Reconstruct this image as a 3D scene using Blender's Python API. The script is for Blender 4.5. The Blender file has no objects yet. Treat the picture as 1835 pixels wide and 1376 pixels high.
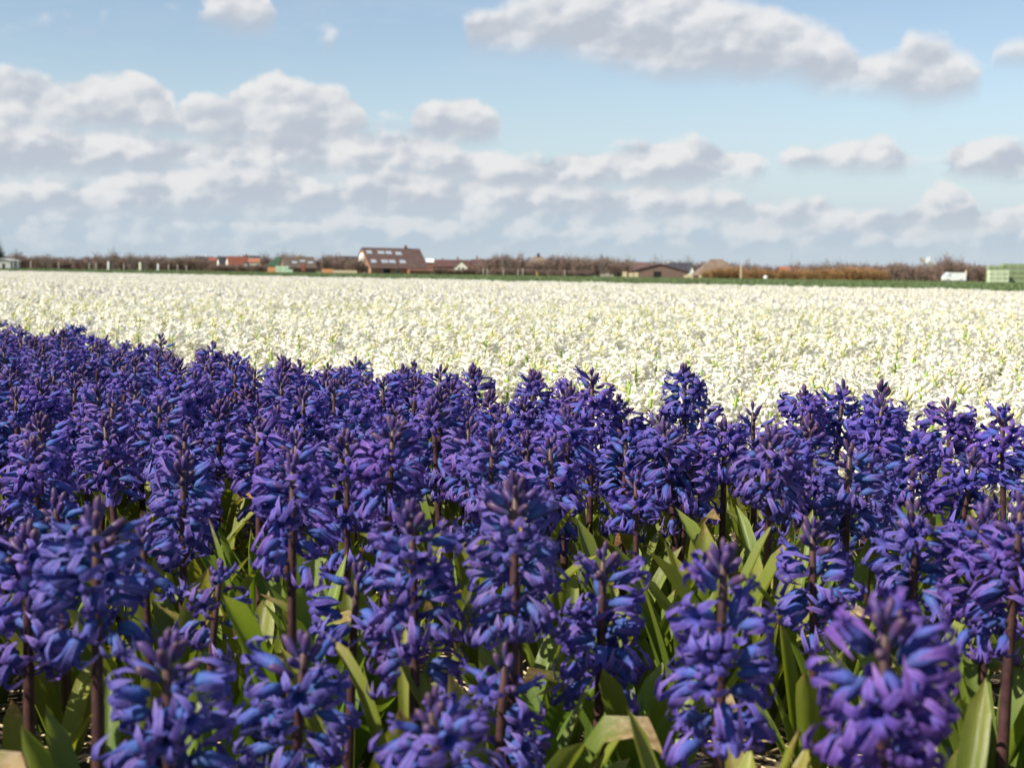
import bpy, math, random
import numpy as np
from mathutils import Vector, Matrix, Euler
random.seed(7)
RNG = np.random.default_rng(11)
R = math.radians
SC = bpy.context.scene
COL = SC.collection

# ------------------------------------------------------------------ camera
F_PX = 2520.0                       # focal length in pixels of the 1835 px wide photograph
CAM_H = 0.44
PITCH, ROLL = R(4.47), R(0.80)
fwd = Vector((0, math.cos(PITCH), -math.sin(PITCH)))
r0 = Vector((1, 0, 0)); u0 = Vector((0, math.sin(PITCH), math.cos(PITCH)))
im_r = r0 * math.cos(ROLL) + u0 * math.sin(ROLL)
im_u = u0 * math.cos(ROLL) - r0 * math.sin(ROLL)
cam_d = bpy.data.cameras.new('camera')
cam = bpy.data.objects.new('camera', cam_d); COL.objects.link(cam)
mw = Matrix((im_r, im_u, -fwd)).transposed().to_4x4()
mw.translation = (0, 0, CAM_H)
cam.matrix_world = mw
cam_d.sensor_width = 36.0; cam_d.sensor_fit = 'HORIZONTAL'
cam_d.lens = F_PX / 1835.0 * 36.0
cam_d.clip_start = 0.02; cam_d.clip_end = 6000
cam_d.dof.use_dof = True
cam_d.dof.focus_distance = 1.9
cam_d.dof.aperture_fstop = 12.5
cam_d.dof.aperture_blades = 7
SC.camera = cam

def ray(x, y):
    return fwd + im_r * ((x - 917.5) / F_PX) + im_u * ((688.0 - y) / F_PX)
def az_el(x, y):
    d = ray(x, y).normalized()
    return math.degrees(math.atan2(d.x, d.y)), math.degrees(math.asin(d.z))
def at(x, y, Y):
    """point on the ray of pixel (x, y) at world distance Y in front of the camera"""
    d = ray(x, y)
    return Vector((0, 0, CAM_H)) + d * (Y / d.y)
def hor(x):
    return 491.0 + (x - 917.5) * math.tan(ROLL)

# ------------------------------------------------------------------ light
SUN_AZ, SUN_EL = R(-120), R(42)      # azimuth from the view direction, negative = left
sun_dir = Vector((math.sin(SUN_AZ) * math.cos(SUN_EL), math.cos(SUN_AZ) * math.cos(SUN_EL), math.sin(SUN_EL)))
sd = bpy.data.lights.new('sun', 'SUN'); sd.energy = 5.0; sd.angle = R(0.53); sd.color = (1.0, 0.935, 0.82)
sun = bpy.data.objects.new('sun', sd); COL.objects.link(sun)
sun.rotation_euler = sun_dir.to_track_quat('Z', 'Y').to_euler()
sun.location = (-8, -2, 9)
SC.view_settings.view_transform = 'Standard'
SC.view_settings.look = 'None'
SC.view_settings.gamma = 1.0
EXPO = 0.65
SC.view_settings.exposure = EXPO
SC.view_settings.use_curve_mapping = False
SC.cycles.use_denoising = True
SC.cycles.use_light_tree = False
SC.cycles.max_bounces = 6
SC.cycles.diffuse_bounces = 4
SC.cycles.glossy_bounces = 2
SC.cycles.transmission_bounces = 4
SC.cycles.sample_clamp_indirect = 6.0

# ------------------------------------------------------------------ node helpers
class NT:
    def __init__(s, tree): s.t = tree; s.n = tree.nodes; s.l = tree.links
    def put(s, node, sock, v):
        if v is None: return
        i = node.inputs[sock]
        if isinstance(v, bpy.types.NodeSocket): s.l.new(v, i)
        else:
            if hasattr(i.default_value, '__len__') and not hasattr(v, '__len__'): v = [v] * len(i.default_value)
            if hasattr(v, '__len__') and len(i.default_value) == 4 and len(v) == 3: v = tuple(v) + (1,)
            i.default_value = v
    def m(s, op, a, b=None, c=None, clamp=False):
        n = s.n.new('ShaderNodeMath'); n.operation = op; n.use_clamp = clamp
        s.put(n, 0, a); s.put(n, 1, b); s.put(n, 2, c); return n.outputs[0]
    def mix(s, f, a, b, blend='MIX'):
        n = s.n.new('ShaderNodeMix'); n.data_type = 'RGBA'; n.blend_type = blend
        s.put(n, 0, f); s.put(n, 6, a); s.put(n, 7, b); return n.outputs[2]
    def step(s, v, a, b, c=0.0, d=1.0, kind='SMOOTHSTEP'):
        n = s.n.new('ShaderNodeMapRange'); n.interpolation_type = kind
        s.put(n, 0, v); s.put(n, 1, a); s.put(n, 2, b); s.put(n, 3, c); s.put(n, 4, d); return n.outputs[0]
    def xyz(s, x, y, z):
        n = s.n.new('ShaderNodeCombineXYZ'); s.put(n, 0, x); s.put(n, 1, y); s.put(n, 2, z); return n.outputs[0]
    def sep(s, v):
        n = s.n.new('ShaderNodeSeparateXYZ'); s.put(n, 0, v); return n.outputs
    def noise(s, vec, scale, detail=4, rough=0.55, dist=0.0, out=0):
        n = s.n.new('ShaderNodeTexNoise'); s.put(n, 'Vector', vec); s.put(n, 'Scale', scale)
        s.put(n, 'Detail', detail); s.put(n, 'Roughness', rough); s.put(n, 'Distortion', dist); return n.outputs[out]
    def ramp(s, f, stops, interp='LINEAR'):
        n = s.n.new('ShaderNodeValToRGB'); e = n.color_ramp; e.interpolation = interp
        while len(e.elements) < len(stops): e.elements.new(0.5)
        for el, (p, c) in zip(e.elements, stops):
            el.position = p; el.color = tuple(c) + ((1,) if len(c) == 3 else ())
        s.put(n, 0, f); return n.outputs[0]
    def attr(s, name):
        n = s.n.new('ShaderNodeAttribute'); n.attribute_name = name; return n.outputs['Fac']
    def texco(s, out='Object'):
        n = s.n.new('ShaderNodeTexCoord'); return n.outputs[out]

# ------------------------------------------------------------------ sky (world)
world = bpy.data.worlds.new('World'); SC.world = world; world.use_nodes = True
world.cycles.sampling_method = 'NONE'
w = NT(world.node_tree); w.n.clear()
SKY_STRENGTH = 0.088
sky = w.n.new('ShaderNodeTexSky'); sky.sky_type = 'NISHITA'; sky.sun_disc = False
sky.sun_elevation = SUN_EL; sky.sun_rotation = SUN_AZ
sky.altitude = 0; sky.air_density = 1.0; sky.dust_density = 0.3; sky.ozone_density = 1.2
g = w.texco('Generated')
gx, gy, gz = w.sep(g)
az = w.m('MULTIPLY', w.m('ARCTAN2', gx, gy), 180 / math.pi)
el = w.m('MULTIPLY', w.m('ARCSINE', gz), 180 / math.pi)
# billow noise in (azimuth, elevation); seam of atan2 lies behind the camera
pc = w.xyz(az, w.m('MULTIPLY', el, 1.35), 3.7)
nb = w.noise(pc, 0.36, 5, 0.60, 0.25)
pc2 = w.xyz(w.m('ADD', az, -0.55), w.m('MULTIPLY', w.m('ADD', el, 0.5), 1.35), 3.7)
nb2 = w.noise(pc2, 0.36, 4, 0.60, 0.25)
wn = w.noise(w.xyz(az, el, 9.1), 0.9, 5, 0.62, 0.0, out=1)
wx, wy, _ = w.sep(wn)
azw = w.m('ADD', az, w.m('MULTIPLY', w.m('SUBTRACT', wx, 0.5), 1.1))
def puffs(dx, dy, sc):
    n = w.n.new('ShaderNodeTexVoronoi'); n.feature = 'SMOOTH_F1' if sc < 1 else 'F1'; n.voronoi_dimensions = '2D'
    vv = w.xyz(w.m('ADD', w.m('ADD', az, dx), w.m('MULTIPLY', w.m('SUBTRACT', wx, 0.5), 0.9)), w.m('ADD', w.m('MULTIPLY', w.m('ADD', el, dy), 1.45), w.m('MULTIPLY', w.m('SUBTRACT', wy, 0.5), 0.9)), 2.0)
    w.put(n, 'Vector', vv); w.put(n, 'Scale', sc); w.put(n, 'Smoothness', 0.35) if sc < 1 else None
    return w.m('SUBTRACT', 0.5, n.outputs['Distance'])
pf = w.m('ADD', puffs(0, 0, 0.52), w.m('MULTIPLY', puffs(0, 0, 1.35), 0.38))
pf2 = w.m('ADD', puffs(-0.50, 0.50, 0.52), w.m('MULTIPLY', puffs(-0.22, 0.22, 1.35), 0.38))
relief = w.m('ADD', w.m('MULTIPLY', w.m('SUBTRACT', nb, nb2), 0.8), w.m('MULTIPLY', w.m('SUBTRACT', pf, pf2), 0.8))
billow = w.m('ADD', w.m('MULTIPLY', w.m('SUBTRACT', nb, 0.5), 0.9), w.m('MULTIPLY', pf, 0.42))
def q(*c): return tuple(v / SKY_STRENGTH / 2 ** EXPO for v in c)
RAMP0, RAMP1, ELMAX = -27.0, 27.0, 14.0
def row(pts, col_in, amp, soft_t, soft_b, lo, hi, dens=1.0, rel=1.0):
    stops = []
    for (x, yt, yb, pr) in pts:
        a, et = az_el(x, yt); a2, eb = az_el(x, yb)
        stops.append(((a - RAMP0) / (RAMP1 - RAMP0), (max(et, 0) / ELMAX, max(eb, 0) / ELMAX, pr)))
    stops.sort(key=lambda q: q[0])
    n = w.n.new('ShaderNodeSeparateColor')
    w.l.new(w.ramp(w.step(azw, RAMP0, RAMP1, 0, 1, 'LINEAR'), stops, 'B_SPLINE' if False else 'LINEAR'), n.inputs[0])
    top = w.m('ADD', w.m('MULTIPLY', n.outputs[0], ELMAX), w.m('MULTIPLY', billow, amp * 2.0))
    base = w.m('ADD', w.m('MULTIPLY', n.outputs[1], ELMAX), w.m('MULTIPLY', w.m('SUBTRACT', wy, 0.5), amp * 0.9))
    dt = w.m('SUBTRACT', top, el)
    a1 = w.step(dt, -soft_t * 0.3, soft_t)
    a2 = w.step(w.m('SUBTRACT', el, base), -soft_b, soft_b)
    pres = w.step(w.m('ADD', n.outputs[2], w.m('MULTIPLY', billow, 1.1)), 0.18, 0.62)
    al = w.m('MULTIPLY', w.m('MULTIPLY', a1, a2), w.m('MULTIPLY', pres, dens))
    t = w.m('DIVIDE', w.m('SUBTRACT', el, base), w.m('MAXIMUM', w.m('SUBTRACT', top, base), 0.35))
    rim = w.step(dt, 1.4, 0.05, 0.08, 0.20)
    lit = w.m('ADD', w.m('ADD', w.m('MULTIPLY', t, 0.66), rim), w.m('ADD', w.m('MULTIPLY', relief, rel * 1.25), w.m('MULTIPLY', w.m('SUBTRACT', wx, 0.5), 0.35)))
    cc = w.mix(w.step(lit, 0.0, 0.95), lo, hi)
    return w.mix(al, col_in, cc)
skycol = w.mix(1.0, sky.outputs[0], (1.04, 0.985, 0.955), 'MULTIPLY')
skycol = w.mix(w.step(el, 8.5, 0.5, 0.0, 0.8), skycol, q(0.48, 0.60, 0.735))
# thin high veil
veil = w.noise(w.xyz(w.m('MULTIPLY', az, 0.35), w.m('MULTIPLY', el, 1.2), 1.0), 0.5, 4, 0.6)
c0 = w.mix(w.step(veil, 0.45, 0.8, 0, 0.22), skycol, q(0.62, 0.70, 0.80))
# generic scattered cumulus over the rest of the sky, above what the camera sees
inv = w.m('DIVIDE', 1.0, w.m('MAXIMUM', gz, 0.05))
pl = w.xyz(w.m('MULTIPLY', gx, inv), w.m('MULTIPLY', gy, inv), 0.0)
pn = w.noise(pl, 1.1, 6, 0.58)
c0 = w.mix(w.m('MULTIPLY', w.step(pn, 0.52, 0.66), w.step(el, 13, 19)), c0, q(0.62, 0.64, 0.69))
LO, HI = q(0.51, 0.56, 0.64), q(0.83, 0.83, 0.835)
c0 = row([(-600, 190, 450, .8), (0, 190, 450, .85), (300, 215, 450, .85), (600, 225, 450, .85), (800, 260, 450, .8), (1000, 300, 450, .75),
          (1250, 320, 450, .65), (1450, 370, 450, .55), (1700, 380, 450, .6), (2500, 340, 450, .6)],
         c0, 0.9, 1.3, 0.5, q(0.50, 0.585, 0.67), q(0.66, 0.715, 0.77), 0.8)
c1 = row([(-600, 395, 440, .6), (-200, 395, 438, .6), (200, 388, 440, .62), (500, 400, 440, .6), (800, 385, 440, .62),
          (1100, 372, 440, .62), (1400, 385, 445, .55), (1700, 398, 450, .6), (2000, 390, 450, .6), (2500, 390, 450, .6)],
         c0, 0.8, 0.25, 0.5, q(0.50, 0.60, 0.685), q(0.76, 0.785, 0.81), 0.85, 1.4)
c2 = row([(-600, 340, 372, .6), (-200, 332, 372, .8), (0, 325, 372, .85), (150, 330, 375, .85), (300, 302, 372, .95), (400, 292, 368, .95),
          (500, 300, 370, .95), (600, 330, 372, .85), (720, 308, 372, .95), (800, 303, 372, .95), (900, 328, 374, .85),
          (1000, 325, 378, .85), (1150, 330, 382, .75), (1300, 345, 388, .55), (1400, 362, 398, .6), (1440, 350, 402, .9), (1480, 350, 404, .9),
          (1540, 385, 408, .7), (1600, 382, 408, .75), (1640, 350, 410, 1), (1690, 324, 412, 1), (1730, 336, 408, 1),
          (1755, 385, 408, .5), (1825, 362, 405, .85), (2000, 365, 405, .7), (2500, 365, 405, .6)],
         c1, 0.75, 0.30, 0.60, LO, HI, 0.92, 1.3)
c3 = row([(-600, 240, 300, .7), (-200, 235, 302, .9), (0, 232, 304, .95), (200, 240, 300, .95), (400, 240, 296, .95), (560, 222, 304, .95),
          (640, 232, 304, .75), (690, 233, 316, 1), (750, 238, 314, 1), (830, 262, 316, .9), (880, 268, 338, 1), (960, 284, 338, 1),
          (1060, 266, 335, 1), (1160, 250, 332, 1), (1260, 252, 328, .95), (1330, 264, 318, .75), (1385, 285, 302, .25),
          (1420, 272, 302, .6), (1480, 262, 304, .9), (1540, 246, 308, 1), (1600, 254, 308, 1), (1640, 286, 304, .3),
          (1690, 282, 302, .2), (1720, 256, 312, .75), (1800, 250, 318, .9), (2000, 250, 318, .8), (2500, 250, 318, .6)],
         c2, 0.72, 0.32, 0.55, LO, HI, 0.95, 1.2)
c4 = row([(-600, 140, 225, .6), (-200, 122, 228, 1), (0, 124, 228, 1), (60, 128, 226, 1), (120, 148, 226, 1), (190, 128, 228, 1), (250, 138, 232, 1),
          (300, 162, 236, 1), (322, 192, 240, .9), (350, 172, 244, .95), (400, 172, 254, 1), (450, 140, 256, 1), (500, 132, 257, 1),
          (560, 148, 254, 1), (620, 162, 244, .9), (662, 200, 232, .2), (700, 195, 225, .34), (732, 208, 235, .3), (752, 184, 250, 1),
          (800, 173, 258, 1), (850, 178, 258, 1), (886, 204, 250, .95), (908, 222, 240, 0), (1800, 200, 220, 0), (2100, 150, 220, .2), (2500, 150, 220, .6)],
         c3, 0.50, 0.28, 0.50, LO, HI, 0.97, 0.8)
c5 = row([(-600, 20, 60, 0), (352, 20, 40, 0), (378, -10, 40, .75), (430, -60, 54, .95), (475, -40, 50, .8), (500, 20, 40, 0),
          (565, 58, 75, 0), (590, 52, 82, .42), (620, 62, 78, 0), (822, 50, 70, 0), (850, 24, 84, .8), (900, 5, 92, 1),
          (1000, -40, 88, 1), (1080, -60, 110, 1), (1200, -60, 142, 1), (1290, 0, 137, 1), (1350, -5, 142, 1), (1420, 20, 136, 1),
          (1480, 45, 162, 1), (1540, 95, 158, 1), (1590, 95, 168, 1), (1640, 58, 183, 1), (1690, 60, 181, 1), (1738, 98, 163, .9),
          (1770, 135, 150, 0), (1785, 80, 105, .35), (1840, 75, 112, .5), (1900, 80, 110, .1), (2500, 20, 90, .5)],
         c4, 0.50, 0.50, 0.70, q(0.52, 0.56, 0.63), q(0.85, 0.845, 0.85), 0.92, 0.8)
haze_f = w.m('MULTIPLY', w.m('EXPONENT', w.m('MULTIPLY', w.m('MAXIMUM', el, 0.0), -0.75)), 0.80)
c6 = w.mix(haze_f, c5, q(0.50, 0.60, 0.69))
bg = w.n.new('ShaderNodeBackground'); w.put(bg, 0, c6); bg.inputs[1].default_value = SKY_STRENGTH
wo = w.n.new('ShaderNodeOutputWorld'); w.l.new(bg.outputs[0], wo.inputs[0])

# ------------------------------------------------------------------ materials
def mat(name):
    m = bpy.data.materials.new(name); m.use_nodes = True
    t = NT(m.node_tree); t.n.clear()
    return m, t, t.n.new('ShaderNodeOutputMaterial')
def principled(t, base, rough=0.6, spec=0.3, normal=None):
    p = t.n.new('ShaderNodeBsdfPrincipled')
    t.put(p, 'Base Color', base); t.put(p, 'Roughness', rough); t.put(p, 'Specular IOR Level', spec)
    if normal is not None: t.l.new(normal, p.inputs['Normal'])
    return p.outputs[0]
def bump(t, h, strength=0.4, dist=0.01):
    b = t.n.new('ShaderNodeBump'); t.put(b, 'Strength', strength); t.put(b, 'Distance', dist); t.put(b, 'Height', h)
    return b.outputs[0]
def rnd(t):
    oi = t.n.new('ShaderNodeObjectInfo')
    return t.m('FRACT', t.m('ADD', oi.outputs['Random'], t.attr('rnd')))
def translucent_mix(t, out, sh, col, f):
    tr = t.n.new('ShaderNodeBsdfTranslucent'); t.put(tr, 'Color', col)
    mx = t.n.new('ShaderNodeMixShader'); t.put(mx, 0, f); t.l.new(sh, mx.inputs[1]); t.l.new(tr.outputs[0], mx.inputs[2])
    t.l.new(mx.outputs[0], out.inputs[0])

def petal_material(name, stops, tint, trans, rough=0.42, spec=0.3):
    m, t, o = mat(name)
    r = rnd(t); at_ = t.attr('t')
    c = t.ramp(at_, stops)
    stripe = t.noise(t.texco('Object'), 420, 2, 0.5)
    c = t.mix(t.step(stripe, 0.35, 0.7, 0, 0.25), c, tint[0])
    c = t.mix(t.m('MULTIPLY', t.attr('s'), tint[2]), c, tint[0])
    c = t.mix(t.step(r, 0.0, 1.0, 0.0, 0.42, 'LINEAR'), c, t.mix(1.0, c, tint[1], 'MULTIPLY'))
    oc = t.n.new('ShaderNodeObjectInfo').outputs['Color']
    c = t.mix(1.0, c, oc, 'MULTIPLY')
    b = bump(t, stripe, 0.35, 0.002)
    translucent_mix(t, o, principled(t, c, rough, spec, b), c, trans)
    return m
M = {}
M['blue'] = petal_material('blue_petal', [(0.0, (0.045, 0.088, 0.25)), (0.16, (0.068, 0.138, 0.44)), (0.36, (0.078, 0.098, 0.40)), (0.62, (0.112, 0.090, 0.385)), (0.85, (0.168, 0.138, 0.46)), (1.0, (0.29, 0.245, 0.59))],
                           ((0.045, 0.028, 0.21), (1.55, 0.80, 0.80), 0.6), 0.20, 0.58, 0.2)
M['white'] = petal_material('white_petal', [(0.0, (0.66, 0.66, 0.36)), (0.25, (0.84, 0.81, 0.67)), (0.6, (0.885, 0.86, 0.785)), (1.0, (0.895, 0.875, 0.815))],
                            ((0.84, 0.82, 0.70), (1.0, 0.985, 0.90), 0.2), 0.42, 0.6, 0.2)
m, t, o = mat('blue_bud'); r = rnd(t)
c = t.ramp(t.attr('t'), [(0.0, (0.05, 0.085, 0.14)), (0.35, (0.075, 0.05, 0.15)), (0.75, (0.085, 0.04, 0.105)), (1.0, (0.10, 0.06, 0.07))])
c = t.mix(t.step(r, 0.3, 1, 0, 0.55), c, (0.075, 0.045, 0.24))
translucent_mix(t, o, principled(t, c, 0.45, 0.3), c, 0.10); M['bud'] = m
m, t, o = mat('white_bud'); r = rnd(t)
c = t.ramp(t.attr('t'), [(0.0, (0.46, 0.46, 0.11)), (0.5, (0.72, 0.68, 0.34)), (1.0, (0.80, 0.75, 0.47))])
translucent_mix(t, o, principled(t, c, 0.5, 0.3), c, 0.25); M['wbud'] = m
m, t, o = mat('dark_stem')
nz = t.noise(t.texco('Object'), 90, 3)
c = t.mix(t.step(nz, 0.3, 0.7), (0.042, 0.019, 0.022), (0.085, 0.040, 0.037))
c = t.mix(t.step(t.attr('t'), 0.0, 0.3, 0.6, 0.0), c, (0.10, 0.09, 0.03))
t.l.new(principled(t, c, 0.45, 0.35), o.inputs[0]); M['stem'] = m
m, t, o = mat('green_stem')
t.l.new(principled(t, (0.22, 0.34, 0.05), 0.5, 0.3), o.inputs[0]); M['gstem'] = m
m, t, o = mat('leaf'); r = rnd(t); a = t.attr('t')
lv = t.noise(t.texco('Object'), 35, 4, 0.6)
lines = t.noise(t.xyz(t.m('MULTIPLY', t.attr('s'), 9.0), t.m('MULTIPLY', a, 1.5), r), 4, 2)
c = t.mix(r, (0.105, 0.165, 0.022), (0.215, 0.255, 0.032))
c = t.mix(t.step(lines, 0.4, 0.65, 0, 0.35), c, (0.075, 0.125, 0.018))
c = t.mix(t.step(a, 0.55, 1.0, 0, 0.55), c, (0.29, 0.285, 0.055))
dryw = t.m('ADD', t.m('MULTIPLY', t.attr('dry'), 1.0), t.m('MULTIPLY', lv, 0.5))
dry = t.m('MULTIPLY', t.step(t.m('ADD', a, t.m('MULTIPLY', dryw, 0.5)), 1.09, 1.24), 1.0)
c = t.mix(dry, c, t.mix(t.step(lv, .3, .7), (0.20, 0.11, 0.045), (0.46, 0.33, 0.16)))
b = bump(t, lines, 0.3, 0.004)
c = t.mix(1.0, c, t.n.new('ShaderNodeObjectInfo').outputs['Color'], 'MULTIPLY')
tc = t.mix(1.0, c, (1.5, 1.5, 0.7), 'MULTIPLY')
translucent_mix(t, o, principled(t, c, 0.38, 0.45, b), tc, 0.34); M['leaf'] = m
m, t, o = mat('straw'); r = t.attr('rnd')
c = t.ramp(r, [(0, (0.16, 0.11, 0.06)), (0.4, (0.36, 0.27, 0.15)), (1, (0.60, 0.49, 0.30))])
t.l.new(principled(t, c, 0.5, 0.35), o.inputs[0]); M['straw'] = m
m, t, o = mat('soil')
p_ = t.texco('Object')
n1 = t.noise(p_, 9, 8, 0.65); n2 = t.noise(p_, 130, 4, 0.6)
c = t.mix(t.step(n1, 0.35, 0.65), (0.065, 0.048, 0.034), (0.15, 0.118, 0.082))
c = t.mix(t.step(n2, 0.55, 0.75, 0, 0.6), c, (0.22, 0.175, 0.12))
hh = t.m('ADD', n1, t.m('MULTIPLY', n2, 0.25))
t.l.new(principled(t, c, 0.9, 0.1, bump(t, hh, 0.8, 0.03)), o.inputs[0]); M['soil'] = m
def simple(name, c1_, c2_, scale=3.0, rough=0.7, spec=0.25, detail=4, bmp=0.0):
    m, t, o = mat(name)
    n = t.noise(t.texco('Object'), scale, detail, 0.6)
    c = t.mix(t.step(n, 0.3, 0.7), c1_, c2_)
    t.l.new(principled(t, c, rough, spec, bump(t, n, 0.5, bmp) if bmp else None), o.inputs[0])
    M[name] = m
def rows_mat(name, c1_, c2_, scale, axis=2, rough=0.75):
    """tiles / boards: courses plus patchy colour"""
    m, t, o = mat(name)
    p = t.texco('Object'); s_ = t.sep(p)
    wv = t.m('SINE', t.m('MULTIPLY', s_[axis], scale))
    n = t.noise(p, 0.55, 5, 0.65); n2 = t.noise(p, 6, 3)
    c = t.mix(t.step(n, 0.3, 0.7), c1_, c2_)
    c = t.mix(t.step(n2, 0.5, 0.75, 0, 0.4), c, tuple(v * 0.65 for v in c1_))
    c = t.mix(t.step(wv, 0.4, 1.0, 0, 0.25), c, tuple(v * 0.6 for v in c1_))
    t.l.new(principled(t, c, rough, 0.25, bump(t, wv, 0.4, 0.03)), o.inputs[0]); M[name] = m
simple('grass', (0.08, 0.125, 0.04), (0.14, 0.19, 0.065), 0.35, 0.9, 0.1, 8)
simple('bark', (0.055, 0.042, 0.036), (0.11, 0.085, 0.07), 6, 0.9, 0.1)
simple('twig_brown', (0.165, 0.115, 0.093), (0.24, 0.17, 0.14), 0.8, 0.85, 0.1)
simple('twig_purple', (0.17, 0.125, 0.115), (0.24, 0.175, 0.155), 0.8, 0.85, 0.1)
simple('twig_orange', (0.25, 0.145, 0.065), (0.34, 0.20, 0.095), 0.8, 0.85, 0.1)
simple('twig_grey', (0.15, 0.125, 0.11), (0.22, 0.18, 0.155), 0.8, 0.85, 0.1)
simple('evergreen', (0.03, 0.05, 0.028), (0.055, 0.075, 0.04), 0.8, 0.85, 0.1)
simple('crop_leaf', (0.085, 0.13, 0.045), (0.14, 0.185, 0.07), 2.0, 0.5, 0.3)
rows_mat('brown_tile', (0.108, 0.068, 0.058), (0.148, 0.094, 0.080), 9.0)
rows_mat('red_tile', (0.20, 0.065, 0.045), (0.25, 0.09, 0.06), 9.0)
rows_mat('orange_tile', (0.30, 0.115, 0.07), (0.35, 0.15, 0.09), 9.0)
rows_mat('dark_tile', (0.035, 0.036, 0.045), (0.065, 0.062, 0.07), 9.0)
rows_mat('maroon_tile', (0.085, 0.045, 0.042), (0.12, 0.062, 0.055), 9.0)
rows_mat('thatch', (0.16, 0.115, 0.085), (0.23, 0.17, 0.125), 16.0)
rows_mat('umber_tile', (0.085, 0.065, 0.052), (0.13, 0.10, 0.08), 9.0)
rows_mat('green_sheet', (0.035, 0.07, 0.04), (0.05, 0.09, 0.055), 12.0, 0)
rows_mat('brick', (0.20, 0.095, 0.06), (0.28, 0.14, 0.09), 60.0)
rows_mat('orange_brick', (0.30, 0.16, 0.095), (0.36, 0.20, 0.12), 60.0)
rows_mat('red_board', (0.17, 0.108, 0.09), (0.21, 0.135, 0.112), 25.0, 0)
rows_mat('grey_board', (0.36, 0.35, 0.34), (0.46, 0.45, 0.43), 25.0, 0)
simple('white_render', (0.74, 0.73, 0.68), (0.82, 0.81, 0.76), 1.2, 0.8, 0.2)
simple('cream_render', (0.60, 0.56, 0.46), (0.70, 0.66, 0.55), 1.2, 0.8, 0.2)
simple('white_paint', (0.72, 0.72, 0.71), (0.82, 0.82, 0.81), 2, 0.45, 0.4)
simple('dark_opening', (0.02, 0.02, 0.02), (0.035, 0.03, 0.03), 2, 0.8, 0.1)
simple('pale_wood', (0.52, 0.42, 0.27), (0.66, 0.55, 0.38), 3, 0.7, 0.2)
simple('grey_wood', (0.30, 0.27, 0.23), (0.42, 0.38, 0.33), 3, 0.8, 0.2)
simple('orange_plastic', (0.50, 0.22, 0.10), (0.60, 0.30, 0.14), 3, 0.5, 0.3)
simple('red_paint', (0.24, 0.06, 0.05), (0.28, 0.09, 0.07), 3, 0.5, 0.3)
simple('green_plastic', (0.24, 0.29, 0.16), (0.30, 0.36, 0.20), 1.5, 0.5, 0.3)
simple('pale_green_plastic', (0.50, 0.56, 0.38), (0.60, 0.66, 0.46), 1.5, 0.5, 0.3)
simple('mint_plastic', (0.40, 0.55, 0.40), (0.50, 0.65, 0.48), 1.5, 0.5, 0.3)
simple('yellow_paint', (0.55, 0.34, 0.05), (0.62, 0.40, 0.08), 2, 0.5, 0.3)
simple('black_rubber', (0.018, 0.018, 0.018), (0.03, 0.03, 0.03), 5, 0.8, 0.2)
m, t, o = mat('window_glass')
t.l.new(principled(t, (0.40, 0.45, 0.52), 0.08, 0.7), o.inputs[0]); M['glass'] = m
m, t, o = mat('dark_glass')
t.l.new(principled(t, (0.03, 0.035, 0.04), 0.05, 0.6), o.inputs[0]); M['dglass'] = m

# ------------------------------------------------------------------ mesh helpers
class MD:
    """plain mesh data: vertices, faces, per-vertex attributes, one material index per face"""
    def __init__(s): s.v = []; s.f = []; s.t = []; s.s = []; s.mi = []; s.a = {}
    def vert(s, p, t=0.0, q=0.0): s.v.append(tuple(p)); s.t.append(t); s.s.append(q); return len(s.v) - 1
    def face(s, *i, m=0): s.f.append(tuple(i)); s.mi.append(m)
def to_mesh(md, name, mats, smooth=True, attrs=True):
    me = bpy.data.meshes.new(name)
    me.from_pydata([tuple(p) for p in md.v], [], md.f)
    for k in mats: me.materials.append(M[k])
    n = len(me.polygons)
    if smooth: me.polygons.foreach_set('use_smooth', np.ones(n, dtype=bool))
    if len(mats) > 1: me.polygons.foreach_set('material_index', np.array(md.mi, dtype=np.int32))
    if attrs:
        for nm, arr in (('t', md.t), ('s', md.s)):
            a = me.attributes.new(nm, 'FLOAT', 'POINT'); a.data.foreach_set('value', np.array(arr, dtype=np.float32))
        for nm, arr in md.a.items():
            a = me.attributes.new(nm, 'FLOAT', 'POINT'); a.data.foreach_set('value', np.array(arr, dtype=np.float32))
    me.update(); return me
def new(name, data=None, parent=None, mtx=None):
    ob = bpy.data.objects.new(name, data); COL.objects.link(ob)
    if parent is not None: ob.parent = parent
    if mtx is not None: ob.matrix_basis = mtx
    return ob
def tag(o, label=None, cat=None, group=None, kind=None):
    if label: o['label'] = label
    if cat: o['category'] = cat
    if group: o['group'] = group
    if kind: o['kind'] = kind
    return o

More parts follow.
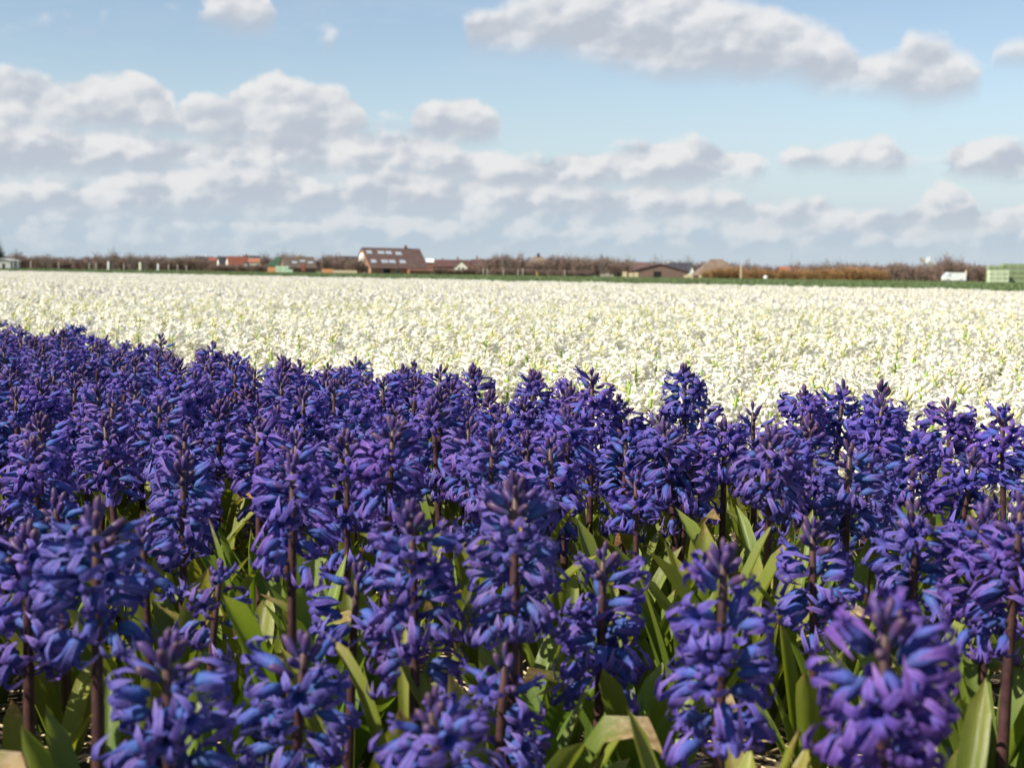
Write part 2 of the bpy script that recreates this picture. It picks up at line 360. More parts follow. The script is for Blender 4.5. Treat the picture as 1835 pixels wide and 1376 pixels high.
# --- flower parts
def md_floret(seed, bend, curl, size=1.0, lod=0):
    rg = random.Random(seed); md = MD()
    prof = [(0.0014, -0.006, 0.0), (0.0040, -0.0005, 0.08), (0.0052, 0.004, 0.18), (0.0047, 0.010, 0.32), (0.0050, 0.0150, 0.45)]
    if lod: prof = [(0.002, -0.004, 0.0), (0.0052, 0.006, 0.2), (0.0047, 0.0125, 0.42)]
    ring = []
    for (r_, z, t_) in prof:
        ring.append([md.vert((r_ * math.cos(k * math.pi / 3), r_ * math.sin(k * math.pi / 3), z), t_) for k in range(6)])
    for a, b in zip(ring[:-1], ring[1:]):
        for k in range(6): md.face(a[k], a[(k + 1) % 6], b[(k + 1) % 6], b[k])
    for k in range(6):
        am = (k + 0.5) * math.pi / 3 + rg.uniform(-.12, .12)
        cu = curl * rg.uniform(0.65, 1.35); ln = rg.uniform(0.88, 1.15)
        ca, sa = math.cos(am), math.sin(am)
        if lod:
            path = [(0.0095, 0.019, 0.0035, 0.72), (0.0165, 0.0205 - 0.004 * cu, 0, 1.0)]
        else:
            path = [(0.0070, 0.0190, 0.0025, 0.58), (0.0106, 0.0218 - 0.0016 * cu, 0.0029, 0.72),
                    (0.0144, 0.0210 - 0.0066 * cu, 0.0024, 0.88), (0.0160, 0.0180 - 0.0118 * cu, 0, 1.0)]
        prev = (ring[-1][k], None, ring[-1][(k + 1) % 6])
        tw = rg.uniform(-0.25, 0.25)
        for (r_, z, wd, t_) in path:
            r_ = 0.0050 + (r_ - 0.0050) * ln; dz = tw * wd
            c_ = md.vert((r_ * ca, r_ * sa, z + (0.0008 if wd else 0)), t_ - 0.06, 1.0 if wd else 0.2)
            if wd == 0:
                if prev[1] is None: md.face(prev[0], prev[2], c_)
                else: md.face(prev[0], prev[1], c_); md.face(prev[1], prev[2], c_)
                break
            l_ = md.vert((r_ * ca + wd * sa, r_ * sa - wd * ca, z - dz), t_)
            q_ = md.vert((r_ * ca - wd * sa, r_ * sa + wd * ca, z + dz), t_)
            if prev[1] is None:
                md.face(prev[0], c_, l_); md.face(prev[0], prev[2], c_); md.face(prev[2], q_, c_)
            else:
                md.face(prev[0], prev[1], c_, l_); md.face(prev[1], prev[2], q_, c_)
            prev = (l_, c_, q_)
    # curve the whole floret: +x is the drooping side
    out = []
    for (x, y, z) in md.v:
        zz = max(z, 0.0); th = bend * min(zz / 0.02, 1.25)
        k = bend / 0.02 if bend else 0
        if k:
            cx = (1 - math.cos(th)) / k; cz = math.sin(th) / k
            out.append(((cx + x * math.cos(th)) * size, y * size, (cz - x * math.sin(th) + min(z, 0)) * size))
        else: out.append((x * size, y * size, z * size))
    md.v = out
    return md
def md_bud(seed, ln=0.019, r=0.0042):
    rg = random.Random(seed); md = MD(); rings = []
    for (f, k, t_) in ((0.3, 0.0, 0.0), (0.85, 0.25, 0.3), (1.0, 0.55, 0.6), (0.8, 0.82, 0.85)):
        rings.append([md.vert((r * f * (1.0 if i % 2 else 0.82) * math.cos(i * math.pi / 4), r * f * (1.0 if i % 2 else 0.82) * math.sin(i * math.pi / 4), ln * k), t_) for i in range(8)])
    for a, b in zip(rings[:-1], rings[1:]):
        for i in range(8): md.face(a[i], a[(i + 1) % 8], b[(i + 1) % 8], b[i])
    tp = md.vert((rg.uniform(-.001, .001), 0, ln), 1.0)
    for i in range(8): md.face(rings[-1][i], rings[-1][(i + 1) % 8], tp)
    return md
def md_stem(h, lean, r=0.0056, sides=7):
    md = MD(); rings = []
    for k in range(7):
        f = k / 6; rr = r * (1.12 - 0.62 * f)
        cx, cy = lean[0] * f * f, lean[1] * f * f
        rings.append([md.vert((cx + rr * math.cos(i * 2 * math.pi / sides), cy + rr * math.sin(i * 2 * math.pi / sides), h * f - (0.01 if k == 0 else 0)), f) for i in range(sides)])
    for a, b in zip(rings[:-1], rings[1:]):
        for i in range(sides): md.face(a[i], a[(i + 1) % sides], b[(i + 1) % sides], b[i])
    tp = md.vert((lean[0], lean[1], h + 0.002), 1.0)
    for i in range(sides): md.face(rings[-1][i], rings[-1][(i + 1) % sides], tp)
    return md
def md_leaf(seed, ln, wd, tilt, arch, dry=0.0, twist=0.0, seg=9, curltip=0.0):
    """strap leaf rising along +z and arching towards +x"""
    rg = random.Random(seed); md = MD(); rows_ = []
    x = z = 0.0; a = tilt
    for k in range(seg + 1):
        f = k / seg
        wv = wd * (0.55 + 0.45 * min(1, f / 0.35)) * (1.0 if f < 0.72 else math.sqrt(max(0.0, 1 - ((f - 0.72) / 0.28) ** 2.4)))
        wv = max(wv, 0.0008)
        ch = 0.30 * wv * (1 - 0.55 * f)
        tw = twist * f
        nx, nz = -math.cos(a), math.sin(a)            # towards the inside (upper) face
        row_ = []
        for j, sgn in enumerate((-1, -0.5, 0, 0.5, 1)):
            y0 = sgn * wv * 0.5; d = ch * (sgn * sgn) + (rg.uniform(-1, 1) * 0.0007 * (abs(sgn) == 1))
            yy = y0 * math.cos(tw); off = d + y0 * math.sin(tw)
            row_.append(md.vert((x + nx * off, yy, z + nz * off), f, sgn))
        rows_.append(row_)
        st = ln / seg
        x += math.sin(a) * st; z += math.cos(a) * st
        a += arch / seg * (0.4 + 1.2 * f) + (curltip / 3 if f > 0.66 else 0) + rg.uniform(-.03, .03)
    for p_, n_ in zip(rows_[:-1], rows_[1:]):
        for j in range(4): md.face(p_[j], p_[j + 1], n_[j + 1], n_[j])
    md.a['dry'] = [dry] * len(md.v)
    return md
FLORET_MD = {}
for bi, bend in enumerate((0.35, 0.80, 1.25)):
    for s_ in range(3): FLORET_MD[(bi, s_)] = md_floret(10 * bi + s_, bend, (0.7, 1.1, 1.5)[s_])
HALF_MD = [md_floret(90 + i, 0.2, -0.2 + 0.2 * i, 0.88) for i in range(2)]
for h_ in HALF_MD:     # half-open florets: squeeze the mouth
    h_.v = [(x * (1 - 0.50 * min(1, max(0, z / 0.016))), y * (1 - 0.50 * min(1, max(0, z / 0.016))), z * 1.05) for (x, y, z) in h_.v]
BUD_MD = [md_bud(i, 0.0155 + 0.002 * i, 0.0036 + 0.0003 * (i % 2)) for i in range(3)]
LEAF_MD = []
for i in range(12):
    LEAF_MD.append(md_leaf(50 + i, 1.0, 0.125 + 0.02 * (i % 3), 0.05 + 0.03 * (i % 4), 0.15 + 0.13 * (i % 5),
                           (0.0, 0.05, 0.0, 0.22, 0.0, 0.15, 0.05, 0.0, 0.38, 0.1, 0.22, 0.45)[i], (-0.5 + 0.1 * i), 9,
                           (0, 0, 0, 0.5, 0, 0, 0, 0, 1.5, 0, 0, 2.4)[i]))
LEAF_LEN = 1.0
MESH = {}
for kk, md in FLORET_MD.items():
    MESH[('bf',) + kk] = to_mesh(md, 'floret_blue', ['blue']); MESH[('wf',) + kk] = to_mesh(md, 'floret_white', ['white'])
for i, md in enumerate(HALF_MD):
    MESH[('bh', i)] = to_mesh(md, 'floret_half_blue', ['blue']); MESH[('wh', i)] = to_mesh(md, 'floret_half_white', ['white'])
for i, md in enumerate(BUD_MD):
    MESH[('bb', i)] = to_mesh(md, 'bud_purple', ['bud']); MESH[('wb', i)] = to_mesh(md, 'bud_green', ['wbud'])
for i, md in enumerate(LEAF_MD): MESH[('lf', i)] = to_mesh(md, 'leaf_strap', ['leaf'])
STEM_VAR = []
for i in range(8):
    a_ = i * 0.8; STEM_VAR.append((0.10 * math.cos(a_), 0.10 * math.sin(a_)) if i % 4 else (0, 0))
STEM_MD = [md_stem(1.0, lv_, 1.0) for lv_ in STEM_VAR]     # unit height, unit radius; scaled per plant

def frame(loc, zdir, xdown=True, spin=0.0, s=1.0):
    """matrix with +z along zdir and +x towards the ground side"""
    z = Vector(zdir).normalized()
    dn = Vector((0, 0, -1)); x = dn - z * dn.dot(z)
    if x.length < 1e-3: x = Vector((1, 0, 0)) - z * z.x
    x.normalize(); y = z.cross(x)
    m3 = Matrix((x, y, z)).transposed()
    if spin: m3 = m3 @ Matrix.Rotation(spin, 3, 'Z')
    m4 = (m3 * s).to_4x4(); m4.translation = loc
    return m4
def plant_parts(rg, H, L, nf, nb, nleaf, leaf_len, fs=1.0, lean=None, white=False, leaf_dry=0.25, nhalf=2):
    """list of (part name, mesh key or stem spec, matrix) for one hyacinth standing at the origin"""
    out = []
    pre = 'w' if white else 'b'
    budspan = min(0.022, 0.18 * L) + rg.uniform(0.003, 0.016)
    hs = H - 0.016                       # top of the stem
    si = rg.randrange(8)
    if lean is None: lean = rg.uniform(0.05, 0.9)
    spin = rg.uniform(0, 6.283)
    lx, ly = STEM_VAR[si]
    cs, sn = math.cos(spin), math.sin(spin)
    LX, LY = (lx * cs - ly * sn) * hs * lean, (lx * sn + ly * cs) * hs * lean
    rad = 0.0046 if nf < 16 else 0.0052
    if nf or nb:
        out.append(('stem', ('st', si), (spin, hs, rad, lean)))
    def pos(z):
        f = z / hs; return Vector((LX * f * f, LY * f * f, z))
    a = rg.uniform(0, 6.28); z0 = H - L
    for i in range(nf):
        f = (i + 0.5) / nf
        z = z0 + (L - budspan) * f + rg.gauss(0, 0.0045)
        a += 2.39996 + rg.gauss(0, 0.42)
        half = i >= nf - nhalf
        if half: e = rg.uniform(0.25, 0.75); key = (pre + 'h', rg.randrange(2))
        else:
            e = -0.22 + 0.60 * f + rg.gauss(0, 0.28)
            key = (pre + 'f', min(2, max(0, int((1 - f) * 2.6 + rg.uniform(-.5, .5)))), rg.randrange(3))
        dr = Vector((math.cos(a) * math.cos(e), math.sin(a) * math.cos(e), math.sin(e)))
        rr = Vector((math.cos(a), math.sin(a), 0.25))
        p = pos(z) + rr * rad * 0.75 + dr * rg.uniform(0.006, 0.015)
        s_ = fs * rg.uniform(0.88, 1.22) * (1.0 - 0.16 * max(0, f - 0.6))
        out.append(('floret', key, frame(p, dr, s=s_) @ Matrix.Rotation(rg.uniform(-.35, .35), 4, 'Z')))
    nb = int(nb * 1.4)
    for i in range(nb):
        f = i / max(1, nb - 1)
        a += 2.39996
        e = 0.40 + 1.0 * f + rg.uniform(-.18, .18)
        dr = Vector((math.cos(a) * math.cos(e), math.sin(a) * math.cos(e), math.sin(e)))
        p = pos(hs - 0.016 * (1 - f)) + dr * 0.005
        out.append(('bud', (pre + 'b', rg.randrange(3)), frame(p, dr, s=fs * rg.uniform(0.85, 1.2) * (1.08 - 0.3 * f))))
    a = rg.uniform(0, 6.28)
    for i in range(nleaf):
        a += 6.283 / nleaf * rg.uniform(0.7, 1.3)
        li = rg.randrange(12)
        if li in (8, 11, 3) and rg.random() > leaf_dry * 2: li = rg.choice((0, 2, 4, 7, 9))
        ll = leaf_len * rg.uniform(0.72, 1.12)
        wsc = (0.0195 / 0.145) * rg.uniform(0.75, 1.2) * (0.55 if li in (3, 8, 11) else 1.0)      # keeps straps about 20-30 mm wide
        tilt = rg.uniform(0.0, 0.32)
        m4 = Matrix.Translation((0.008 * math.cos(a), 0.008 * math.sin(a), -0.004)) @ Matrix.Rotation(a, 4, 'Z') @ Matrix.Rotation(tilt, 4, 'Y') @ Matrix.Diagonal((ll, wsc, ll, 1))
        out.append(('leaf', ('lf', li), m4))
    plant_parts.lean = (LX, LY)
    return out
STEM_CACHE = {}
def stem_mesh(si, h, rad, lean, key):
    """stem meshes are shared through rounded heights"""
    k = (si, round(h, 2), round(rad, 4), round(lean, 1), key)
    if k not in STEM_CACHE:
        lx, ly = STEM_VAR[si]
        STEM_CACHE[k] = to_mesh(md_stem(h, (lx * h * lean, ly * h * lean), rad), 'stem_mesh', [key])
    return STEM_CACHE[k]
def spawn(name, loc, parts, rz=0.0, white=False, tint=None, ltint=None):
    root = new(name); root.location = loc; root.rotation_euler = (0, 0, rz)
    root.empty_display_size = 0.02
    for (pn, key, mx) in parts:
        if key[0] == 'st':
            spin, h, rad, lean = mx
            new('stem', stem_mesh(key[1], h, rad, lean, 'gstem' if white else 'stem'), root, Matrix.Rotation(spin, 4, 'Z'))
        else:
            ch = new(pn, MESH[key], root, mx)
            tt = ltint if pn == 'leaf' else tint
            if tt: ch.color = tt
    return root
KEYMD = {}
for kk, md in FLORET_MD.items(): KEYMD[('bf',) + kk] = (md, 'blue'); KEYMD[('wf',) + kk] = (md, 'white')
for i, md in enumerate(HALF_MD): KEYMD[('bh', i)] = (md, 'blue'); KEYMD[('wh', i)] = (md, 'white')
for i, md in enumerate(BUD_MD): KEYMD[('bb', i)] = (md, 'bud'); KEYMD[('wb', i)] = (md, 'wbud')
for i, md in enumerate(LEAF_MD): KEYMD[('lf', i)] = (md, 'leaf')
def merged(parts_list, name, mats, white, lowmd=None):
    """one mesh out of the parts of one or several plants (used for the uncountable far flowers)"""
    md = MD(); md.a = {'dry': [], 'rnd': []}
    rg = random.Random(name)
    for off, parts in parts_list:
        for (pn, key, mx) in parts:
            if key[0] == 'st':
                spin, h, rad, lean = mx; lx, ly = STEM_VAR[key[1]]
                src = md_stem(h, (lx * h * lean, ly * h * lean), rad, 4); mk = 'gstem' if white else 'stem'; mx = Matrix.Rotation(spin, 4, 'Z')
            else:
                src, mk = KEYMD[key]
                if lowmd and key in lowmd: src = lowmd[key]
            A = np.array(mx)[:3, :3]; T = np.array(mx)[:3, 3] + np.array(off)
            vv = np.array(src.v) @ A.T + T
            b0 = len(md.v); md.v.extend(map(tuple, vv)); md.t.extend(src.t); md.s.extend(src.s)
            md.f.extend([tuple(i + b0 for i in f) for f in src.f]); md.mi.extend([mats.index(mk)] * len(src.f))
            md.a['dry'].extend(src.a.get('dry', [0.0] * len(src.v))); md.a['rnd'].extend([rg.random()] * len(src.v))
    return to_mesh(md, name, mats)
def scatter_object(name, pts, rots, scls, idxs, protos):
    """ONE stuff object that instances prototype meshes on its own points"""
    me = bpy.data.meshes.new(name); me.from_pydata([tuple(p) for p in pts], [], [])
    a = me.attributes.new('rot', 'FLOAT_VECTOR', 'POINT'); a.data.foreach_set('vector', np.array(rots, dtype=np.float32).ravel())
    a = me.attributes.new('scl', 'FLOAT', 'POINT'); a.data.foreach_set('value', np.array(scls, dtype=np.float32))
    a = me.attributes.new('idx', 'INT', 'POINT'); a.data.foreach_set('value', np.array(idxs, dtype=np.int32))
    ob = new(name, me)
    c = bpy.data.collections.new(name + '_forms')
    for i, pm in enumerate(protos):
        c.objects.link(bpy.data.objects.new('%s_form_%03d' % (name, i), pm))
    ng = bpy.data.node_groups.new(name + '_scatter', 'GeometryNodeTree')
    ng.interface.new_socket('Geometry', in_out='INPUT', socket_type='NodeSocketGeometry')
    ng.interface.new_socket('Geometry', in_out='OUTPUT', socket_type='NodeSocketGeometry')
    gi = ng.nodes.new('NodeGroupInput'); go = ng.nodes.new('NodeGroupOutput')
    ci = ng.nodes.new('GeometryNodeCollectionInfo'); ci.inputs['Collection'].default_value = c
    ci.inputs['Separate Children'].default_value = True; ci.inputs['Reset Children'].default_value = True
    ip = ng.nodes.new('GeometryNodeInstanceOnPoints'); ip.inputs['Pick Instance'].default_value = True
    def na(nm, ty):
        n = ng.nodes.new('GeometryNodeInputNamedAttribute'); n.data_type = ty; n.inputs[0].default_value = nm; return n.outputs[0]
    L = ng.links.new
    L(gi.outputs[0], ip.inputs['Points']); L(ci.outputs[0], ip.inputs['Instance'])
    L(na('idx', 'INT'), ip.inputs['Instance Index']); L(na('rot', 'FLOAT_VECTOR'), ip.inputs['Rotation']); L(na('scl', 'FLOAT'), ip.inputs['Scale'])
    L(ip.outputs[0], go.inputs[0])
    md_ = ob.modifiers.new('scatter', 'NODES'); md_.node_group = ng
    return ob

# ------------------------------------------------------------------ the ground
def sheet(name, pts, z, mk, kind='structure'):
    me = bpy.data.meshes.new(name); me.from_pydata([(p[0], p[1], z) for p in pts], [], [tuple(range(len(pts)))])
    me.materials.append(M[mk]); o_ = new(name, me); tag(o_, kind=kind); return o_
sheet('ground', [(-2500, -300), (2500, -300), (2500, 4500), (-2500, 4500)], 0.0, 'soil')
ROWD = Vector((0.656, -0.755)); ROWN = Vector((0.755, 0.656))      # planting rows and their normal
P0 = Vector((-1.51, 4.15))                                          # border between the blue and the white bed
def side(x, y): return (x - P0.x) * ROWN.x + (y - P0.y) * ROWN.y
def from_sv(s, v): return P0 + ROWN * s + ROWD * v
FAR_S = side(-22.9, 63.0)                                           # far edge of the white bed
pa = from_sv(FAR_S + 0.3, -2500); pb = from_sv(FAR_S + 0.3, 900)
sheet('grass_field', [pa, pb, pb + ROWN * 1500, pa + ROWN * 3500], 0.004, 'grass')

# ------------------------------------------------------------------ the blue hyacinths
plants = []          # (x, y, root spec)
# (pixel x, y of the top, width of the spike, y of its lower end, flowers, buds)
NEAR = [(1590, 1062, 300, 1400, 24, 8), (1298, 962, 235, 1330, 24, 8), (925, 842, 205, 1130, 25, 9), (1082, 968, 188, 1245, 24, 6),
        (738, 888, 205, 1212, 26, 8), (300, 1120, 265, 1440, 22, 9), (545, 1125, 235, 1400, 20, 7), (775, 1225, 265, 1480, 18, 6),
        (905, 1150, 215, 1420, 14, 3), (393, 998, 175, 1175, 9, 6), (172, 895, 225, 1155, 24, 7), (48, 935, 200, 1210, 22, 9),
        (1457, 925, 170, 1135, 18, 7), (1642, 893, 175, 1095, 20, 6), (1768, 898, 180, 1150, 23, 8), (525, 805, 175, 1010, 22, 8),
        (622, 765, 150, 1000, 13, 8), (328, 815, 150, 985, 15, 8), (1560, 800, 130, 980, 19, 8), (1382, 762, 148, 905, 22, 8),
        (1243, 792, 125, 925, 16, 10), (705, 740, 160, 905, 20, 7), (56, 775, 150, 930, 18, 8), (188, 735, 130, 880, 17, 9),
        (462, 742, 130, 880, 18, 8), (1020, 725, 125, 880, 20, 7), (1190, 752, 125, 885, 22, 8), (1062, 655, 105, 790, 22, 7),
        (1228, 650, 105, 760, 20, 8), (1140, 835, 135, 925, 9, 5), (840, 745, 125, 880, 20, 6), (1300, 745, 120, 850, 20, 8),
        (1440, 688, 108, 800, 21, 7), (1512, 680, 105, 800, 18, 6), (1580, 680, 105, 820, 22, 8), (1700, 708, 115, 840, 22, 7),
        (1797, 728, 120, 850, 20, 7), (1745, 800, 135, 935, 20, 9), (1640, 770, 125, 900, 21, 8), (1690, 1180, 210, 1190, 0, 0),
        (945, 770, 120, 900, 18, 9), (100, 880, 160, 1000, 14, 7), (255, 930, 170, 1040, 10, 6), (640, 1000, 190, 1160, 12, 6),
        (1195, 1050, 180, 1100, 0, 0), (1830, 880, 190, 1120, 20, 7), (430, 905, 160, 1000, 0, 0), (80, 1200, 260, 1400, 0, 0),
        (1345, 905, 150, 1000, 0, 0), (1020, 860, 150, 960, 0, 0), (1730, 1100, 235, 1400, 0, 0), (1405, 905, 136, 1000, 0, 0), (1290, 930, 142, 1000, 0, 0), (1500, 962, 151, 1000, 0, 0), (1120, 925, 140, 1000, 0, 0), (1240, 960, 150, 1000, 0, 0), (1620, 1010, 165, 1100, 0, 0),
        (560, 965, 150, 1000, 0, 0), (470, 985, 158, 1000, 0, 0), (605, 1015, 165, 1100, 0, 0), (290, 1010, 165, 1100, 0, 0), (1000, 1120, 205, 1200, 0, 0), (640, 1200, 225, 1300, 0, 0), (1160, 1240, 240, 1300, 0, 0), (1440, 1200, 225, 1300, 0, 0), (480, 1200, 225, 1300, 0, 0), (850, 985, 195, 1200, 0, 0)]
def too_close(x, y, dmin):
    return any((x - p[0]) ** 2 + (y - p[1]) ** 2 < dmin * dmin for p in plants)
specs = []
for (px, yt, wd, yb, nf, nb) in NEAR:
    D = 0.076 * F_PX / wd
    top = at(px, yt, D)
    H = min(max(top.z, 0.14), 0.33); L = min(max((yb - yt) * D / F_PX, 0.06), 0.145)
    plants.append((top.x, top.y)); specs.append(dict(x=top.x, y=top.y, H=H, L=L, nf=nf, nb=nb, near=True, wd=wd))
def in_view(x, y, mx=0.0):
    return y > 0.42 and abs(x) < 0.372 * y + 0.05 + mx
rg = random.Random(3)
fill = []
v_ = -3.2
# rows run along ROWD; jittered positions, thinner close to the camera as in the photograph
for s_i in range(1, 52):
    s_ = -0.02 - s_i * 0.082
    v_ = -3.0 + rg.uniform(0, .1)
    while v_ < 5.5:
        v_ += rg.uniform(0.075, 0.118)
        p = from_sv(s_ + rg.uniform(-.028, .028), v_)
        if p.y < 0.30 or p.y > 8 or abs(p.x) > 0.55 * p.y + 1.2: continue
        dist = math.hypot(p.x, p.y)
        if dist < 0.62: continue
        fill.append((dist, p.x, p.y))
fill.sort()
out_blue = []
for (dist, x, y) in fill:
    vis = in_view(x, y)
    dm = 0.125 if dist < 1.0 else (0.098 if dist < 1.35 else (0.074 if dist < 1.8 else 0.057))
    if too_close(x, y, dm): continue
    if vis and (dist < 0.95 or (dist < 1.36 and x > 0.02) or (dist < 1.3 and rg.random() < 0.6)): continue
    plants.append((x, y))
    kind = rg.choices(('full', 'loose', 'budded', 'short', 'leafy'), (0.56, 0.10, 0.22, 0.07, 0.05))[0]
    H = rg.uniform(0.258, 0.302); L = rg.uniform(0.088, 0.125); nf = rg.randrange(19, 27); nb = rg.randrange(5, 8)
    if dist < 1.2: H = min(H, 0.275)
    if kind == 'loose': nf = rg.randrange(10, 14); L = rg.uniform(0.085, 0.105); H -= 0.015
    if kind == 'budded': nf = rg.randrange(16, 22); nb = rg.randrange(10, 14); L = rg.uniform(0.105, 0.125)
    if kind == 'short': H = rg.uniform(0.19, 0.22); L = 0.085; nf = 16
    if kind == 'leafy': H = 0.2; nf = nb = 0
    d_ = dict(x=x, y=y, H=H, L=L, nf=nf, nb=nb, near=False, wd=0.078 * F_PX / y, kind=kind)
    (specs if vis and y < 6 else out_blue).append(d_)
specs.sort(key=lambda q_: -q_['wd'])
out_blue += specs[300:]; specs = specs[:300]
def kind_of(d_):
    if d_['nf'] == 0: return 'leafy'
    if 'kind' in d_: return d_['kind']
    if d_['nb'] >= 9: return 'budded'
    if d_['nf'] <= 15: return 'loose'
    return 'full'
BLUE = {'full': ('blue hyacinth with a full dense flower spike', 'full blue hyacinths in the front bed'),
        'loose': ('blue hyacinth with few widely spaced flowers', 'sparse blue hyacinths in the front bed'),
        'budded': ('blue hyacinth crowned by a tuft of closed purple buds', 'budded blue hyacinths in the front bed'),
        'short': ('blue hyacinth with a stunted stubby spike among taller ones', 'stunted blue hyacinths in the front bed'),
        'leafy': ('flowerless tuft of green strap leaves among blue hyacinths', 'flowerless leaf tufts in the front bed')}
for d_ in specs:
    k = kind_of(d_)
    nleaf = rg.randrange(6, 9) if k != 'leafy' else 9
    ll = (d_['H'] - 0.35 * d_['L']) * rg.uniform(0.62, 0.86) if k != 'leafy' else (rg.uniform(0.17, 0.22) if d_['wd'] < 185 or d_['wd'] == 235 else rg.uniform(0.12, 0.16))
    ll = min(max(ll, 0.12), 0.23)
    prt = plant_parts(rg, d_['H'], d_['L'], int(d_['nf'] * (1.2 if d_['near'] else 1.35)), d_['nb'], nleaf, ll, rg.uniform(0.76, 0.88), leaf_dry=0.6)
    tr_ = rg.uniform(.86, 1.12)
    lx_, ly_ = plant_parts.lean if d_['near'] else (0, 0)
    ob = spawn('blue_hyacinth' if k != 'leafy' else 'leaf_tuft', (d_['x'] - lx_, d_['y'] - ly_, 0), prt, 0.0, False,
               (tr_, rg.uniform(.9, 1.1), rg.uniform(.88, 1.03), 1), (rg.uniform(.85, 1.2), rg.uniform(.88, 1.12), 1, 1))
    edge = side(d_['x'], d_['y']) > -0.30
    hue = '' if k == 'leafy' else ('violet tinged ' if tr_ > 1.04 else ('clear ' if tr_ < .945 else 'deep '))
    tag(ob, hue + BLUE[k][0] + (' beside the white bed' if edge else ''), 'hyacinth' if k != 'leafy' else 'leaf tuft', hue + BLUE[k][1] + (' next to the white bed' if edge else ''))
# big leaves named in the photograph: (pixel x, y of the tip, distance, length, arch, dry, turn)
BLUE_MATS = ['blue', 'bud', 'stem', 'leaf']
protos = []
for i in range(6):
    prt = plant_parts(rg, rg.uniform(.26, .29), 0.12, 22 + i, 6 + i % 4, 5, 0.19, 1.0)
    protos.append(merged([((0, 0, 0), prt)], 'blue_form_%d' % i, BLUE_MATS, False))
if out_blue:
    o_ = scatter_object('blue_hyacinths', [(d_['x'], d_['y'], 0) for d_ in out_blue], [(0, 0, rg.uniform(0, 6.28)) for _ in out_blue],
                        [rg.uniform(.92, 1.06) for _ in out_blue], [rg.randrange(6) for _ in out_blue], protos)
    tag(o_, 'rest of the blue hyacinths filling the bed beyond the picked ones', 'hyacinths', kind='stuff')

# ------------------------------------------------------------------ the white hyacinths
wn_ = []; wf_ = []
for s_i in range(0, 86):
    s_ = 0.20 + s_i * 0.092
    v_ = -14.0
    while v_ < 6:
        v_ += rg.uniform(0.060, 0.092)
        p = from_sv(s_ + rg.uniform(-.03, .03), v_)
        if p.y < 0.8 or p.y > 9 or abs(p.x) > 0.42 * p.y + 0.6: continue
        wn_.append((math.hypot(p.x, p.y), p.x, p.y))
wn_.sort()
vis_w = [q_ for q_ in wn_ if in_view(q_[1], q_[2])]
ind = set(vis_w[:300])
ROWNAME = ['the ' + n_ for n_ in 'first second third fourth fifth sixth seventh eighth ninth tenth eleventh twelfth'.split()]
WHITE = {'full': ('white hyacinth in full flower in %s row from the blue bed', 'full white hyacinths at the bed edge'),
         'budded': ('white hyacinth with yellow green bud tip in %s row from the blue bed', 'budded white hyacinths at the bed edge')}
def white_parts(budded=False, H=None, fs=1.0):
    H = H or rg.uniform(0.225, 0.265)
    return plant_parts(rg, H, rg.uniform(.10, .125), rg.randrange(32, 40), 4 if budded else 1, rg.randrange(3, 5), rg.uniform(.11, .15), fs * rg.uniform(0.92, 1.04), white=True, nhalf=3 if budded else 1)
for (dist, x, y) in vis_w[:300]:
    bd = rg.random() < 0.3
    ob = spawn('white_hyacinth', (x, y, 0), white_parts(bd), white=True)
    k = WHITE['budded' if bd else 'full']
    ri = int(max(0, (side(x, y) - 0.154) / 0.092)); rw = ROWNAME[ri] if ri < len(ROWNAME) else 'a later'
    tag(ob, k[0] % rw, 'hyacinth', k[1] + ', ' + rw + ' row')
WM = ['white', 'wbud', 'gstem', 'leaf']
LOWF = {}
for kk in list(KEYMD):
    if kk[0] == 'wf': LOWF[kk] = md_floret(kk[1] * 7 + kk[2], (0.35, 0.80, 1.25)[kk[1]], (0.7, 1.1, 1.5)[kk[2]], 1.08, 1)
protoA = [merged([((0, 0, 0), white_parts(i % 3 == 0))], 'white_form_%d' % i, WM, True, LOWF) for i in range(8)]
# coarse patches of several plants for the distance
TINY = MD()
for k in range(3):
    a_ = k * 2.094; b0 = len(TINY.v)
    ca, sa = math.cos(a_), math.sin(a_)
    for (r_, w_, z_) in ((0, 0.005, 0.0), (0.014, 0.008, 0.019), (0.018, -0.003, 0.017)):
        TINY.vert((r_ * ca - w_ * sa, r_ * sa + w_ * ca, z_), 0.5 + 20 * z_); TINY.vert((r_ * ca + w_ * sa, r_ * sa - w_ * ca, z_), 0.5 + 20 * z_)
    TINY.face(b0, b0 + 1, b0 + 3, b0 + 2); TINY.face(b0 + 2, b0 + 3, b0 + 5, b0 + 4)
TINYF = {kk: TINY for kk in KEYMD if kk[0] in ('wf', 'wh')}
def patch(n, w_, i):
    L_ = []
    for k in range(n):
        prt = plant_parts(rg, rg.uniform(.225, .27), .10, 36, 1 if rg.random() > 0.4 else 3, 1, .12, 1.0, white=True)
        prt = [p for p in prt if p[1][0] != 'st' and p[2].translation.z > (0.13 if p[0] == 'floret' else -1)]
        L_.append(((rg.uniform(-w_, w_), rg.uniform(-w_, w_), 0), prt))
    return merged(L_, 'white_patch_%d' % i, WM, True, TINYF)
protoB = [patch(4, 0.10, i) for i in range(6)]       # 0.2 x 0.2 m
protoC = [patch(14, 0.22, 10 + i) for i in range(6)]  # 0.44 x 0.44 m
pts = []; rots = []; scl = []; idx = []
for q_ in wn_:
    if q_ in ind: continue
    pts.append((q_[1], q_[2], 0)); rots.append((0, 0, rg.uniform(0, 6.28))); scl.append(rg.uniform(.9, 1.08)); idx.append(rg.randrange(8))
